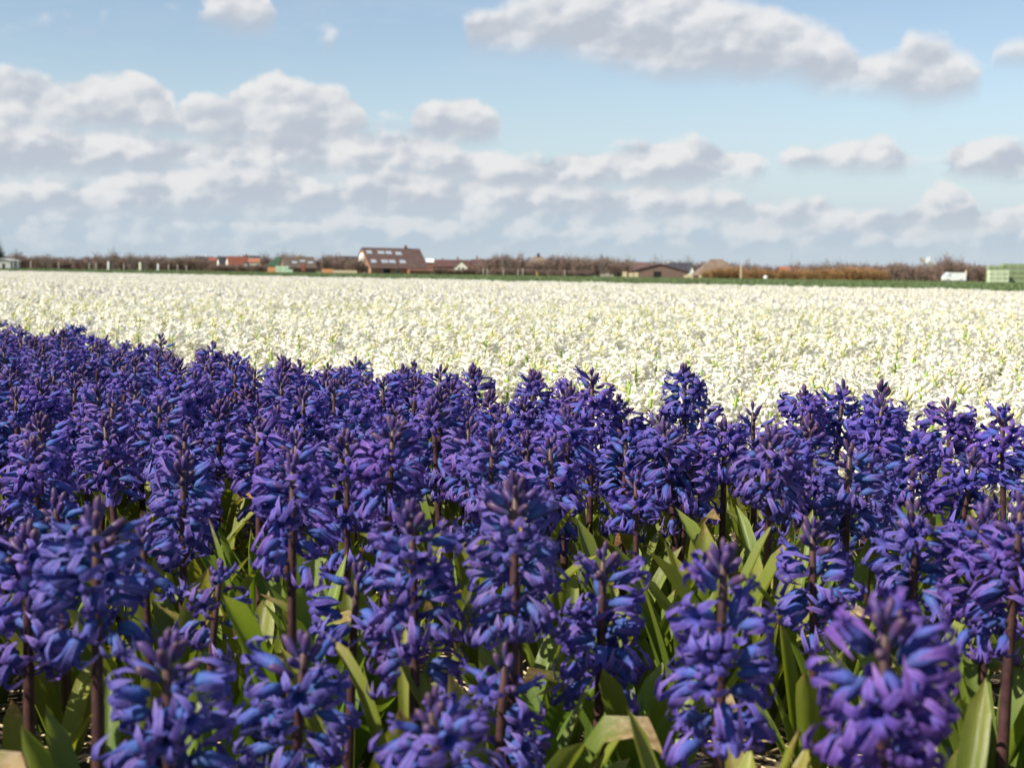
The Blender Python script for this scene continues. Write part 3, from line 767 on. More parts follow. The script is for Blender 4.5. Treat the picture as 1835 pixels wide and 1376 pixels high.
def grid_fill(y0, y1, step, base, n, mx):
    ny = int((y1 - y0) / step)
    for j in range(ny):
        y = y0 + j * step
        xm = 0.40 * y + mx; k = int(2 * xm / step)
        for i in range(k):
            x = -xm + i * step + rg.uniform(-.3, .3) * step; yy = y + rg.uniform(-.3, .3) * step
            s_ = side(x, yy)
            if s_ < 0.2 or s_ > FAR_S: continue
            pts.append((x, yy, 0)); rots.append((0, 0, rg.uniform(0, 6.28))); scl.append(rg.uniform(.9, 1.1)); idx.append(base + rg.randrange(n))
grid_fill(9.05, 24, 0.185, 8, 6, 1.0)
grid_fill(24, 92, 0.40, 14, 6, 2.0)
o_ = scatter_object('white_hyacinths', pts, rots, scl, idx, protoA + protoB + protoC)
tag(o_, 'wide field of white hyacinths stretching behind the front rows', 'hyacinths', kind='stuff')

# ------------------------------------------------------------------ the green crop beyond the white bed
def crop_tuft(i):
    md = MD(); g_ = random.Random(400 + i)
    for k in range(26):
        x, y = g_.uniform(-.3, .3), g_.uniform(-.3, .3); a_ = g_.uniform(0, 6.28); h_ = g_.uniform(.13, .24); w_ = g_.uniform(.02, .035)
        dx, dy = math.cos(a_), math.sin(a_); ln = g_.uniform(.02, .10); b0 = len(md.v)
        for (f, ww) in ((0, .6), (.55, 1), (1, .1)):
            cx, cy = x + dx * ln * f * f, y + dy * ln * f * f
            md.vert((cx - dy * w_ * ww, cy + dx * w_ * ww, h_ * f), f); md.vert((cx + dy * w_ * ww, cy - dx * w_ * ww, h_ * f), f)
        md.face(b0, b0 + 1, b0 + 3, b0 + 2); md.face(b0 + 2, b0 + 3, b0 + 5, b0 + 4)
    return to_mesh(md, 'crop_form_%d' % i, ['crop_leaf'])
cprot = [crop_tuft(i) for i in range(5)]
pts2 = []; r2 = []; s2 = []; i2 = []
y = 22.0
while y < 230:
    st = 0.55 if y < 80 else 1.3
    xm = 0.40 * y + 2; x = -xm
    while x < xm:
        xx = x + rg.uniform(-.4, .4) * st; yy = y + rg.uniform(-.4, .4) * st
        s_ = side(xx, yy)
        if FAR_S + 0.5 < s_ < FAR_S + 170:
            pts2.append((xx, yy, 0.004)); r2.append((0, 0, rg.uniform(0, 6.28))); s2.append(rg.uniform(.8, 1.15)); i2.append(rg.randrange(5))
        x += st
    y += st
o_ = scatter_object('green_crop', pts2, r2, s2, i2, cprot)
tag(o_, 'strip of low green leafy crop beyond the white field', 'crop', kind='stuff')

# ------------------------------------------------------------------ straw on the soil
md = MD(); md.a = {'rnd': []}
g_ = random.Random(5)
n_st = 0
while n_st < 9000:
    y = 0.45 + 3.6 * (g_.random() ** 1.3); x = g_.uniform(-1, 1) * (0.42 * y + 0.25)
    if side(x, y) > 0.3: continue
    n_st += 1
    ln = g_.uniform(.02, .085); wd = g_.uniform(.0009, .0022); a_ = g_.uniform(0, 6.28); pt = g_.gauss(0, .16)
    d = Vector((math.cos(a_) * math.cos(pt), math.sin(a_) * math.cos(pt), math.sin(pt)))
    sd_ = Vector((-math.sin(a_), math.cos(a_), 0)); up = d.cross(sd_)
    c_ = Vector((x, y, g_.uniform(0.002, 0.012) + abs(math.sin(pt)) * ln * 0.5)); b0 = len(md.v); bd = g_.uniform(-.004, .004)
    for f in (-.5, .0, .5):
        for (u_, v2) in ((-1, -.6), (1, -.6), (0, 1)):
            md.vert(c_ + d * ln * f + sd_ * (u_ * wd + bd * (1 - abs(f) * 2)) + up * v2 * wd * 0.8)
    for k in (0, 3):
        for j in range(3): md.face(b0 + k + j, b0 + k + (j + 1) % 3, b0 + k + 3 + (j + 1) % 3, b0 + k + 3 + j)
    md.a['rnd'].extend([g_.random()] * 9)
o_ = new('straw_mulch', to_mesh(md, 'straw_mulch', ['straw']))
tag(o_, 'scattered pale straw lying on the soil between the blue hyacinths', 'straw', kind='stuff')

# ------------------------------------------------------------------ far buildings
class MB:
    def __init__(s): s.v = []; s.f = []
    def box(s, x0, x1, y0, y1, z0, z1):
        b = len(s.v)
        s.v += [(x0, y0, z0), (x1, y0, z0), (x1, y1, z0), (x0, y1, z0), (x0, y0, z1), (x1, y0, z1), (x1, y1, z1), (x0, y1, z1)]
        s.f += [tuple(b + i for i in q_) for q_ in ((3, 2, 1, 0), (4, 5, 6, 7), (0, 1, 5, 4), (1, 2, 6, 5), (2, 3, 7, 6), (3, 0, 4, 7))]; return s
    def prism(s, poly, a, b, axis='x'):
        """extrude a (u, z) outline between a and b along the axis"""
        n = len(poly); o = len(s.v)
        for k in (a, b):
            for (u, z) in poly: s.v.append((k, u, z) if axis == 'x' else (u, k, z))
        s.f.append(tuple(o + i for i in range(n))); s.f.append(tuple(o + n + i for i in reversed(range(n))))
        for i in range(n): j = (i + 1) % n; s.f.append((o + j, o + i, o + n + i, o + n + j))
        return s
    def hull(s, pts, faces):
        o = len(s.v); s.v += pts; s.f += [tuple(o + i for i in f) for f in faces]; return s
    def build(s, name, mk, parent=None, mtx=None):
        me = bpy.data.meshes.new(name); me.from_pydata(s.v, [], s.f)
        import bmesh
        bm = bmesh.new(); bm.from_mesh(me); bmesh.ops.recalc_face_normals(bm, faces=bm.faces); bm.to_mesh(me); bm.free()
        me.materials.append(M[mk]); return new(name, me, parent, mtx)
def px2m(D): return D / F_PX
def gable_house(name, label, cat, xl, xr, y_ridge, y_eave, D, rot, hw, roof_mk, wall_mk, gable_mk=None, chimneys=(), windows=(), skylights=(),
                rear=None, group=None, over=0.25, door=None, y_eave_rear=None):
    """ridge runs along local x from the pixel column xl to xr; local -y faces the camera; rot turns the right end away"""
    pl_ = at(xl, hor(xl), D); zr = at(xl, y_ridge, D).z; ze = max(at(xl, y_eave, D).z, 0.5)
    Lr = (xr - xl) * px2m(D) / max(0.3, math.cos(rot) - math.sin(rot) * (xr - 917) / F_PX)
    root = new(name); root.location = (pl_.x, D, 0); root.rotation_euler = (0, 0, rot)
    rh = rear or hw
    zer = at(xl, y_eave_rear, D).z if y_eave_rear else max(ze, 0.5) if rear is None else ze
    MB().prism([(-hw, 0), (hw * 0 + rh, 0), (rh, zer), (0, zr - 0.12), (-hw, ze)], 0.0, Lr).build('wall', wall_mk, root)
    th = 0.18
    sl_f = (zr - ze) / hw; sl_r = (zr - zer) / rh
    rf = MB().prism([(-hw - over, ze - sl_f * over), (0, zr), (rh + over, zer - sl_r * over), (rh + over, zer - sl_r * over + th), (0, zr + th), (-hw - over, ze - sl_f * over + th)], -over, Lr + over).build('roof', roof_mk, root)
    if gable_mk:
        MB().prism([(-hw * 0.86, 0.3), (rh * 0.86, 0.3), (rh * 0.86, zer), (0, zr - 0.35), (-hw * 0.86, ze)], -0.06, -0.003).build('gable_panel', gable_mk, root)
    for (u, h_, mk) in chimneys:
        MB().box(u * Lr - .35, u * Lr + .35, -.35, .35, zr - .4, zr + h_).box(u * Lr - .42, u * Lr + .42, -.42, .42, zr + h_, zr + h_ + .12).build('chimney', mk, rf)
    for (u, f, w_, h_) in skylights:      # u along the ridge in metres, f down the front slope 0..1
        y_ = -hw * f; z_ = zr - (zr - ze) * f
        sa = math.atan2(zr - ze, hw)
        mx = Matrix.Translation((u, y_, z_ + th + 0.03)) @ Matrix.Rotation(sa, 4, 'X')
        sk = MB().box(-w_ / 2 - .07, w_ / 2 + .07, -h_ / 2 - .07, h_ / 2 + .07, -.05, 0.05).build('skylight', 'grey_board', rf, mx)
        MB().box(-w_ / 2, w_ / 2, -h_ / 2, h_ / 2, 0.052, 0.07).build('pane', 'glass', sk)
    for (fc, u, z_, w_, h_, mk) in windows:   # fc 'f' front wall, 'g' left gable
        if fc == 'f': bx = (u - w_ / 2, u + w_ / 2, -hw - .05, -hw + .02); bp = (u - w_ / 2 + .06, u + w_ / 2 - .06, -hw - .07, -hw - .055)
        else: bx = (-.10, .02, u - w_ / 2, u + w_ / 2); bp = (-.13, -.105, u - w_ / 2 + .06, u + w_ / 2 - .06)
        wi = MB().box(*bx, z_, z_ + h_).build('window', 'white_paint', root)
        MB().box(*bp, z_ + .06, z_ + h_ - .06).build('pane', mk, wi)
    if door:
        u, w_, h_ = door; MB().box(u - w_ / 2, u + w_ / 2, -hw - .05, -hw + .02, 0, h_).build('door', 'dark_opening', root)
    tag(root, label, cat, group)
    return root, Lr, zr, ze
def front_gable(name, label, cat, xl, xr, y_apex, y_eave, D, depth, roof_mk, wall_mk, rot=0.0, chimney=None, windows=(), door=None, apex=0.5):
    """gable end towards the camera"""
    a = at(xl, hor(xl), D); W = (xr - xl) * px2m(D); xm = (xl + xr) / 2
    zr = at(xm, y_apex, D).z; ze = max(at(xm, y_eave, D).z, 0.4)
    root = new(name); root.location = (a.x, D, 0); root.rotation_euler = (0, 0, rot)
    ax = W * apex
    MB().prism([(0, 0), (W, 0), (W, ze), (ax, zr - .12), (0, ze)], 0.0, depth, 'y').build('wall', wall_mk, root)
    o1 = (zr - ze) / ax * .25; o2 = (zr - ze) / (W - ax) * .25
    rf = MB().prism([(-.25, ze - o1), (ax, zr), (W + .25, ze - o2), (W + .25, ze - o2 + .18), (ax, zr + .18), (-.25, ze - o1 + .18)], -.25, depth + .25, 'y').build('roof', roof_mk, root)
    if chimney:
        u, h_, mk = chimney; MB().box(W * u - .35, W * u + .35, depth * .4, depth * .4 + .7, zr - 1.0, zr + h_).build('chimney', mk, rf)
    for (u, z_, w_, h_, mk) in windows:
        wi = MB().box(u * W - w_ / 2, u * W + w_ / 2, -.05, .02, z_, z_ + h_).build('window', 'white_paint', root)
        MB().box(u * W - w_ / 2 + .06, u * W + w_ / 2 - .06, -.075, -.053, z_ + .06, z_ + h_ - .06).build('pane', mk, wi)
    if door:
        u, w_, h_ = door; MB().box(u * W - w_ / 2, u * W + w_ / 2, -.06, .02, 0, h_).build('door', 'dark_opening', root)
    tag(root, label, cat); return root
def hip_house(name, label, cat, xl, xr, xa, xb, y_top, y_eave, D, depth, roof_mk, wall_mk, chimney=None, windows=()):
    """hipped roof: eaves from xl to xr, ridge from xa to xb"""
    a = at(xl, hor(xl), D); k = px2m(D); W = (xr - xl) * k
    zr = at((xa + xb) / 2, y_top, D).z; ze = max(at(xl, y_eave, D).z, .5)
    root = new(name); root.location = (a.x, D, 0)
    MB().box(.3, W - .3, .3, depth - .3, 0, ze + .05).build('wall', wall_mk, root)
    r1, r2_ = (xa - xl) * k, (xb - xl) * k
    rf = MB().hull([(0, 0, ze), (W, 0, ze), (W, depth, ze), (0, depth, ze), (r1, depth * .5, zr), (r2_, depth * .5, zr)],
                   [(3, 2, 1, 0), (0, 1, 5, 4), (1, 2, 5), (2, 3, 4, 5), (3, 0, 4)]).build('roof', roof_mk, root)
    if chimney:
        u, h_, mk = chimney; MB().box(W * u - .4, W * u + .4, depth * .5 - .4, depth * .5 + .4, zr - .6, zr + h_).build('chimney', mk, rf)
    for (u, z_, w_, h_, mk) in windows:
        wi = MB().box(u * W - w_ / 2, u * W + w_ / 2, .2, .32, z_, z_ + h_).build('window', 'white_paint', root)
        MB().box(u * W - w_ / 2 + .06, u * W + w_ / 2 - .06, .17, .198, z_ + .06, z_ + h_ - .06).build('pane', mk, wi)
    tag(root, label, cat); return root

# the big barn with two rows of roof windows
D = 430; k = px2m(D)
barn_sk = []
for (xa, ya) in ((662, .24), (679, .245), (684.5, .245), (692.5, .25), (697.5, .25), (709.5, .28), (714.5, .28)):
    barn_sk.append((xa, ya))
rot = R(30); hwb = 6.6
def barn_u(px, f): return ((px - 649.0) * k - hwb * f * math.sin(rot)) / math.cos(rot)
sks = [(barn_u(px, f), f, 0.85 if i_ else 1.6, 1.25) for i_, (px, f) in enumerate(barn_sk)]
sks += [(barn_u(px, .70), .70, w_, 1.25) for (px, w_) in ((671.5, 1.6), (687, .85), (692.5, .85), (700, .85), (705.5, .85), (718, .85), (723, .85))]
root, Lr, zr, ze = gable_house('barn', 'big barn with long brown tiled roof, two rows of roof windows and white gable', 'barn', 649, 750, 444.5, 480, D, rot, hwb,
            'brown_tile', 'orange_brick', None, [(0.76, .9, 'brick')], [('f', 9.0, 0.0, 1.0, 1.3, 'dglass'), ('f', 14.0, .3, .9, .9, 'dglass')], sks, rear=2.6, y_eave_rear=459, door=(5.2, 2.2, 1.5))
MB().prism([(-1.3, 2.4), (-.6, 1.0), (1.2, 1.4), (2.58, 3.0), (2.58, 4.7), (1.4, 6.0), (.2, 6.3), (-1.2, 5.6)], -0.12, -0.004).build('white_gable', 'white_render', root)['label'] = 'white rendered gable panel'
MB().box(-0.05, 0.02, -4.6, -2.6, 0, 2.3).build('gable_door', 'dark_opening', root)
MB().prism([(-hwb - 2.2, 0), (-hwb - .02, 0), (-hwb - .02, 1.45), (-hwb - 2.2, 1.1)], Lr * .62, Lr + 4.5).build('lean_to', 'brick', root)
front_gable('shed', 'pale grey shed with dark door at the left end of the far hedge', 'shed', -14, 19, 464.5, 468, 300, 6, 'grey_board', 'grey_board', door=(.62, .5, 1.1))
gable_house('house', 'house with dark roof and white chimney left of the twin gabled houses', 'house', 350, 381, 460, 469, 690, R(8), 4, 'dark_tile', 'brick', None, [(.62, 1.1, 'white_render')])
gable_house('house', 'small house with salmon red roof next to the twin gables', 'house', 374, 388, 461.5, 468, 670, R(5), 3, 'red_tile', 'brick')
gable_house('house', 'white gabled house with dark slate roof, left one of the twin gables', 'house', 391, 412, 460.5, 475, 655, R(24), 3.2, 'dark_tile', 'white_render', 'white_render', windows=[('g', 0, 2.6, .8, 1.1, 'dglass')])
gable_house('house', 'white gabled house with red tiled roof, right one of the twin gables', 'house', 407, 441, 460, 475, 640, R(24), 3.2, 'red_tile', 'white_render', 'white_render', windows=[('g', 0, 2.6, .8, 1.1, 'dglass')])
gable_house('house', 'house with long dark ridge behind the red roofs', 'house', 436, 466, 458.5, 470, 720, R(4), 4, 'dark_tile', 'brick', None, [(.18, .8, 'brick')])
gable_house('house', 'low house with bright orange red roof and pale dormer', 'house', 446, 466, 463.5, 470, 650, R(6), 3, 'orange_tile', 'cream_render', None, [(.05, .2, 'cream_render')])
front_gable('annex', 'small white walled annex with dark roof below the red roofs', 'annex', 433, 445, 471, 476, 560, 5, 'dark_tile', 'white_render', windows=[(.7, .3, .9, 1.0, 'dglass')])
front_gable('annex', 'small white annex in front of the twin gables', 'annex', 389, 414, 480, 481.5, 520, 4, 'grey_board', 'white_render')
hip_house('barn', 'dark green sheet roofed barn beside the brown skylit roof', 'barn', 474, 522, 490, 520, 460.5, 477, 430, 12, 'green_sheet', 'brick')
gable_house('barn', 'low brown roofed barn with three bluish roof windows', 'barn', 506, 560, 460.5, 480, 405, R(18), 5.5, 'umber_tile', 'red_board', None, [(.55, .4, 'yellow_paint')],
            skylights=[(3.0, .55, 1.3, .7), (5.4, .42, 1.3, .7), (7.6, .55, 1.3, .7)])
gable_house('house', 'house with grey green roof and pale verge left of the big barn', 'house', 609, 642, 460, 472, 600, R(14), 3.2, 'dark_tile', 'cream_render', 'cream_render')
gable_house('shed', 'white roofed shed at the right shoulder of the big barn', 'shed', 764, 776, 464.5, 470, 560, R(4), 3.5, 'white_paint', 'brick')
gable_house('house', 'dark maroon roofed house behind the pale front gable', 'house', 776, 852, 466, 478, 570, R(3), 4.5, 'maroon_tile', 'brick', None, [(.58, 1.2, 'brick'), (.22, .6, 'orange_brick')])
front_gable('house', 'pale grey gabled cottage right of the big barn', 'house', 812, 839, 467.5, 481, 520, 8, 'maroon_tile', 'cream_render', windows=[(.38, 1.6, .8, 1.1, 'dglass'), (.62, 1.6, .8, 1.1, 'dglass')])
gable_house('house', 'house with dark maroon roof and brick chimney near the thicket', 'house', 845, 884, 465.5, 477, 560, R(5), 4.5, 'maroon_tile', 'brick', None, [(.24, 1.3, 'orange_brick')])
hip_house('farmhouse', 'thatched farmhouse half hidden in the brown thicket', 'farmhouse', 935, 1000, 958, 972, 459, 480, 420, 12, 'thatch', 'brick', (.46, .9, 'dark_tile'), [(.22, 1.6, .9, 1.0, 'glass')])
gable_house('house', 'long red ridged roof peeping over the thicket', 'house', 1118, 1160, 470.5, 482, 520, R(2), 5, 'brown_tile', 'brick', None, [(.12, .9, 'dark_tile')])
front_gable('shed', 'low reddish brown shed with wide gable and dark doorway', 'shed', 1133, 1232, 474, 487, 330, 14, 'maroon_tile', 'red_board', door=(.45, 1.7, 1.5), apex=.5)
gable_house('house', 'dark roofed house with pink chimney and white gable', 'house', 1196, 1238, 471.5, 484, 430, R(-10), 4, 'dark_tile', 'white_render', None, [(0.01, .3, 'cream_render')])
front_gable('dormer_house', 'tiny white gabled cottage at the end of the dark roof', 'cottage', 1234, 1243, 474.5, 486, 410, 5, 'dark_tile', 'white_render')
hip_house('farmhouse', 'pyramid thatched farmhouse rising over the orange hedge', 'farmhouse', 1246, 1332, 1279, 1300, 464, 494, 330, 11, 'thatch', 'brick')
gable_house('house', 'house with orange roof above the orange hedge beside a round bare tree', 'house', 1396, 1430, 478.5, 486, 520, R(2), 4, 'orange_tile', 'brick')
gable_house('house', 'house with faded orange roof far behind the orange hedge', 'house', 1512, 1570, 480, 488, 560, R(2), 4, 'orange_tile', 'brick', None, [(.02, .3, 'cream_render')])

# crates and boxes by the barns
def crate(name, label, cat, x, y_, z, w_, d_, h_, mk, group, rz=0.0):
    root = new(name); root.location = (x, y_, z); root.rotation_euler = (0, 0, rz)
    MB().box(-w_ / 2 + .06, w_ / 2 - .06, -d_ / 2 + .06, d_ / 2 - .06, .10, h_ - .02).build('box_core', mk, root)
    for j in range(3):
        zz = .12 + j * (h_ - .16) / 3
        MB().box(-w_ / 2 + .02, w_ / 2 - .02, -d_ / 2, -d_ / 2 + .055, zz, zz + (h_ - .16) / 3 - .03).build('slat', mk, root)
    for sx in (-1, 1):
        for sy in (-1, 1):
            MB().box(sx * (w_ / 2 - .05) - .05, sx * (w_ / 2 - .05) + .05, sy * (d_ / 2 - .04) - .06, sy * (d_ / 2 - .04) + .045, 0, h_ - .004).build('corner_post', mk, root)
    tag(root, label, cat, group); return root
D = 235; k = px2m(D)
for j in range(4):
    for i in range(5):
        x = at(1806 + i * 15, 490, D).x
        crate('field_crate', 'green crate in the tall stack right of the white van', 'crate', x, D + 1.2, j * .83, 1.34, 1.3, .82, 'green_plastic', 'green crates in the tall stack')
for j in range(3):
    for i in range(3):
        x = at(1775 + i * 11.5, 490, D).x
        crate('field_crate', 'pale green crate in the low stack against the tall green one', 'crate', x, D - .6, j * .74, 1.04, 1.1, .73, 'pale_green_plastic', 'pale crates in the low stack')
for i in range(3):
    x = at(1779 + i * 11, 490, D).x
    crate('field_crate', 'green crate lying behind and above the pale low stack', 'crate', x, D + 1.2, 2.3 + .0, 1.0, 1.3, .62, 'green_plastic', 'green crates above the pale stack')
    crate('field_crate', 'green crate hidden behind the pale low stack', 'crate', x, D + 1.2, 1.15, 1.0, 1.3, 1.14, 'green_plastic', 'green crates behind the pale stack')
    crate('field_crate', 'green crate hidden behind the pale low stack', 'crate', x, D + 1.2, 0, 1.0, 1.3, 1.14, 'green_plastic', 'green crates behind the pale stack')
D = 330
for (x_, n_) in ((498, 3), (506, 2), (513.5, 2), (521, 1)):
    for j in range(n_ if x_ > 500 else 2):
        crate('plastic_crate', 'mint green crate piled before the green roofed barn', 'crate', at(x_, 490, D).x, D, j * .75 + .0, .98, .9, .74, 'mint_plastic', 'mint crates by the green barn')
for i in range(4):
    crate('plastic_crate', 'orange crate in the row left of the pale boxes', 'crate', at(577 + i * 5.2, 490, D).x, D + 2, 0, .66, .7, 1.0, 'orange_plastic', 'orange crates by the brown barn')
for i in range(3):
    crate('plastic_crate', 'red brown crate in front of the green roofed barn', 'crate', at(480 + i * 5.2, 490, D).x, D + 2, 0, .66, .7, 1.25, 'orange_plastic', 'red brown crates by the green barn')
for i in range(8):
    crate('wooden_crate', 'pale wooden crate in the long row before the big barn', 'crate', at(600 + i * 5.3, 490, D).x, D, 0, .67, .7, .72, 'pale_wood', 'pale crates in a row')
for i, (x_, h_) in enumerate(((1078, .7), (1086, .9), (1094, .6), (1117, 1.3), (1128, 1.1), (1137, 1.2))):
    crate('wooden_crate', 'weathered pale crate left of the low reddish shed', 'crate', at(x_, 490, D).x, D - 4, 0, .95, .8, h_, 'pale_wood' if i > 2 else 'grey_wood', 'pale crates by the reddish shed')
for i, x_ in enumerate((1226, 1234, 1252, 1260)):
    crate('wooden_crate', 'pale crate between the reddish shed and the thatched pyramid roof', 'crate', at(x_, 490, D).x, D - 4, 0, .95, .8, .75, 'pale_wood', 'pale crates by the pyramid roof')
crate('tractor_box', 'small red box trailer before the brown skylit barn', 'trailer', at(544, 480, 380).x, 380, .35, 1.0, 1.2, 1.9, 'red_paint', None)

# fence posts and poles
def post(label, x, yt, yb, D, wd, mk, name='fence_post', cat='post', group='posts along the far hedge'):
    top = at(x, yt, D).z; X = at(x, yt, D).x
    root = new(name); root.location = (X, D, 0)
    MB().box(-wd / 2, wd / 2, -wd / 2, wd / 2, 0, top).build('shaft', mk, root)
    MB().hull([(-wd * .55, -wd * .55, top), (wd * .55, -wd * .55, top), (wd * .55, wd * .55, top), (-wd * .55, wd * .55, top), (0, 0, top + wd * .6)],
              [(3, 2, 1, 0), (0, 1, 4), (1, 2, 4), (2, 3, 4), (3, 0, 4)]).build('cap', mk, root)
    tag(root, label, cat, group); return root
for x_ in (24, 32, 55, 105, 160, 172, 222, 302, 318, 334, 866, 873, 902, 928, 937, 1012):
    post('thin grey fence post in front of the brown hedge', x_, hor(x_) - rg.uniform(7, 11), 480, 270, .16, 'grey_wood')
post('bright white post standing before the left hedge', 194, 470, 481, 290, .3, 'white_paint', group=None)
post('broad cream coloured post before the left hedge', 251, 472, 483, 290, .45, 'cream_render', group=None)
post('small white post beside a bare bush', 283, 474, 481, 290, .3, 'white_paint', group=None)
post('yellow marker post before the brown thicket', 962, 488, 497, 270, .22, 'yellow_paint', group=None)
for x_, yt in ((126, 461), (190, 463), (223, 459), (320, 459)):
    post('tall thin utility pole above the left hedge', x_, yt, 480, 420, .2, 'grey_wood', 'utility_pole', 'pole', 'poles above the left hedge')
post('pale wooden pole before the orange hedge', 1328, 477, 498, 280, .24, 'pale_wood', 'utility_pole', 'pole', None)
post('pale pole behind the white van', 1731, 486, 500, 265, .3, 'pale_wood', 'utility_pole', 'pole', None)
# round white bale
md = MD(); n_ = 14
for j in range(9):
    f = -math.pi / 2 + math.pi * j / 8
    for i in range(n_):
        a_ = 2 * math.pi * i / n_; md.vert((.36 * math.cos(f) ** .7 * math.cos(a_) if math.cos(f) > 0 else 0, .36 * max(math.cos(f), 0) ** .7 * math.sin(a_), .32 + .32 * math.sin(f)))
for j in range(8):
    for i in range(n_): md.face(j * n_ + i, j * n_ + (i + 1) % n_, (j + 1) * n_ + (i + 1) % n_, (j + 1) * n_ + i)
o_ = new('wrapped_bale', to_mesh(md, 'wrapped_bale', ['white_paint'])); o_.location = (at(1372, 500, 240).x, 240, .1)
tag(o_, 'small round white wrapped bale before the orange hedge', 'bale')

# white van
def van():
    D = 265; root = new('parked_van'); root.location = (at(1709, 500, D).x, D, 0)
    Lh = 2.05; W2 = .86
    body = [(-Lh, .38), (-Lh, 1.0), (-Lh + .12, 1.12), (-Lh + .55, 1.72), (-Lh + .85, 1.84), (Lh - .18, 1.84), (Lh, 1.70), (Lh, .38)]
    MB().prism(body, -W2, W2, 'y').build('body', 'white_paint', root)
    for (x0, x1, nm) in ((-1.42, -.78, 'side_window'),):
        MB().prism([(x0 - .05, 1.12), (x1, 1.12), (x1, 1.66), (x0 + .28, 1.66)], -W2 - .012, -W2 - .002, 'y').build(nm, 'glass', root)
    MB().hull([(-Lh + .10, -.74, 1.16), (-Lh + .10, .74, 1.16), (-Lh + .53, .74, 1.70), (-Lh + .53, -.74, 1.70), (-Lh + .13, -.74, 1.12), (-Lh + .13, .74, 1.12), (-Lh + .58, .74, 1.69), (-Lh + .58, -.74, 1.69)],
              [(0, 1, 2, 3), (7, 6, 5, 4), (0, 4, 5, 1), (2, 6, 7, 3), (1, 5, 6, 2), (3, 7, 4, 0)]).build('windscreen', 'glass', root, Matrix.Translation((-.03, 0, .02)))
    MB().box(-.70, -.67, -W2 - .008, -W2 - .002, .5, 1.7).build('door_seam', 'grey_wood', root)
    MB().box(-Lh - .08, -Lh + .1, -W2 - .02, W2 + .02, .32, .56).build('bumper', 'grey_wood', root)
    MB().box(Lh - .1, Lh + .08, -W2 - .02, W2 + .02, .32, .52).build('bumper', 'grey_wood', root)
    for sy in (-.72, .55): MB().box(-Lh - .03, -Lh + .05, sy, sy + .2, .72, .9).build('headlight', 'glass', root)
    for sx in (-1.25, 1.2):
        for sy in (-W2 + .02, W2 - .2):
            for (nm, r_, w0, mk) in (('tyre', .31, 0, 'black_rubber'), ('rim', .18, -.015, 'grey_board')):
                md = MD(); n = 16
                for yy in (sy + w0, sy + .18 - w0 * 0):
                    for i in range(n): md.vert((sx + r_ * math.cos(i * 2 * math.pi / n), yy - (.03 if sy < 0 else 0), .31 + r_ * math.sin(i * 2 * math.pi / n)))
                for i in range(n): md.face(i, (i + 1) % n, n + (i + 1) % n, n + i)
                md.face(*range(n)); md.face(*range(2 * n - 1, n - 1, -1))
                if nm == 'tyre': ty = new('wheel', to_mesh(md, 'wheel', [mk], False), root)
                else: new('rim', to_mesh(md, 'rim', [mk], False), ty)
    tag(root, 'white panel van parked left of the stacked green crates', 'van')
van()
# small wind turbine above the thicket
D = 400; hub = at(1657.5, 473, D)
root = new('wind_turbine'); root.location = (hub.x, D, 0)
md = md_stem(hub.z, (0, 0), .16, 8); new('mast', to_mesh(md, 'mast', ['grey_board']), root)
MB().box(-.28, .28, -.5, .6, hub.z - .25, hub.z + .25).build('nacelle', 'grey_wood', root)
for a_, mk in ((62, 'white_paint'), (0, 'grey_wood'), (135, 'grey_wood')):
    c_, s_ = math.cos(R(a_)), math.sin(R(a_)); pts_ = []
    for (r_, w_) in ((.2, .14), (1.0, .55), (2.0, .5), (2.3, .15)):
        for sg in (-1, 1): pts_.append((r_ * c_ - sg * w_ * s_, r_ * s_ + sg * w_ * c_))
    order = [0, 2, 4, 6, 7, 5, 3, 1]
    mbx = MB().prism([(pts_[i][0], pts_[i][1] + hub.z) for i in order], -.62, -.54, 'y'); mbx.build('blade', mk, root)
tag(root, 'small wind turbine with one white and two dark blades above the thicket', 'wind turbine')

# ------------------------------------------------------------------ bare trees and shrubs of the skyline
def twig_crown(seed, n, upright, wd):
    """unit shrub: 1 m tall, about 1 m wide; thin flat twigs through an uneven volume"""
    g_ = random.Random(seed); md = MD()
    lobes = [(g_.uniform(-.34, .34), g_.uniform(-.25, .25), g_.uniform(.45, .82), g_.uniform(.16, .28)) for _ in range(10)]
    for k in range(n):
        lx, ly, lz, lr = g_.choice(lobes)
        a_ = g_.uniform(0, 6.28); u = g_.uniform(-1, 1); rr = lr * g_.random() ** .45
        x = lx + rr * math.cos(a_) * math.sqrt(1 - u * u); y = ly + rr * math.sin(a_) * math.sqrt(1 - u * u); z = max(.03, lz * g_.uniform(.35, 1.0) + rr * u)
        if g_.random() < .3: z *= g_.uniform(.2, .8)
        d = Vector((x * 1.3 + g_.gauss(0, .35), y * 1.3 + g_.gauss(0, .35), upright + g_.gauss(0, .25))).normalized()
        ln = g_.uniform(.10, .26); w_ = wd * g_.uniform(.6, 1.3)
        sd_ = d.cross(Vector((g_.gauss(0, 1), g_.gauss(0, 1), g_.gauss(0, .4)))).normalized() * w_
        p = Vector((x, y, z)); b0 = len(md.v)
        q2 = p + d * ln + Vector((0, 0, -.02))
        md.vert(p - sd_); md.vert(p + sd_); md.vert(q2 + sd_ * .3); md.vert(q2 - sd_ * .3); md.face(b0, b0 + 1, b0 + 2, b0 + 3)
    return md
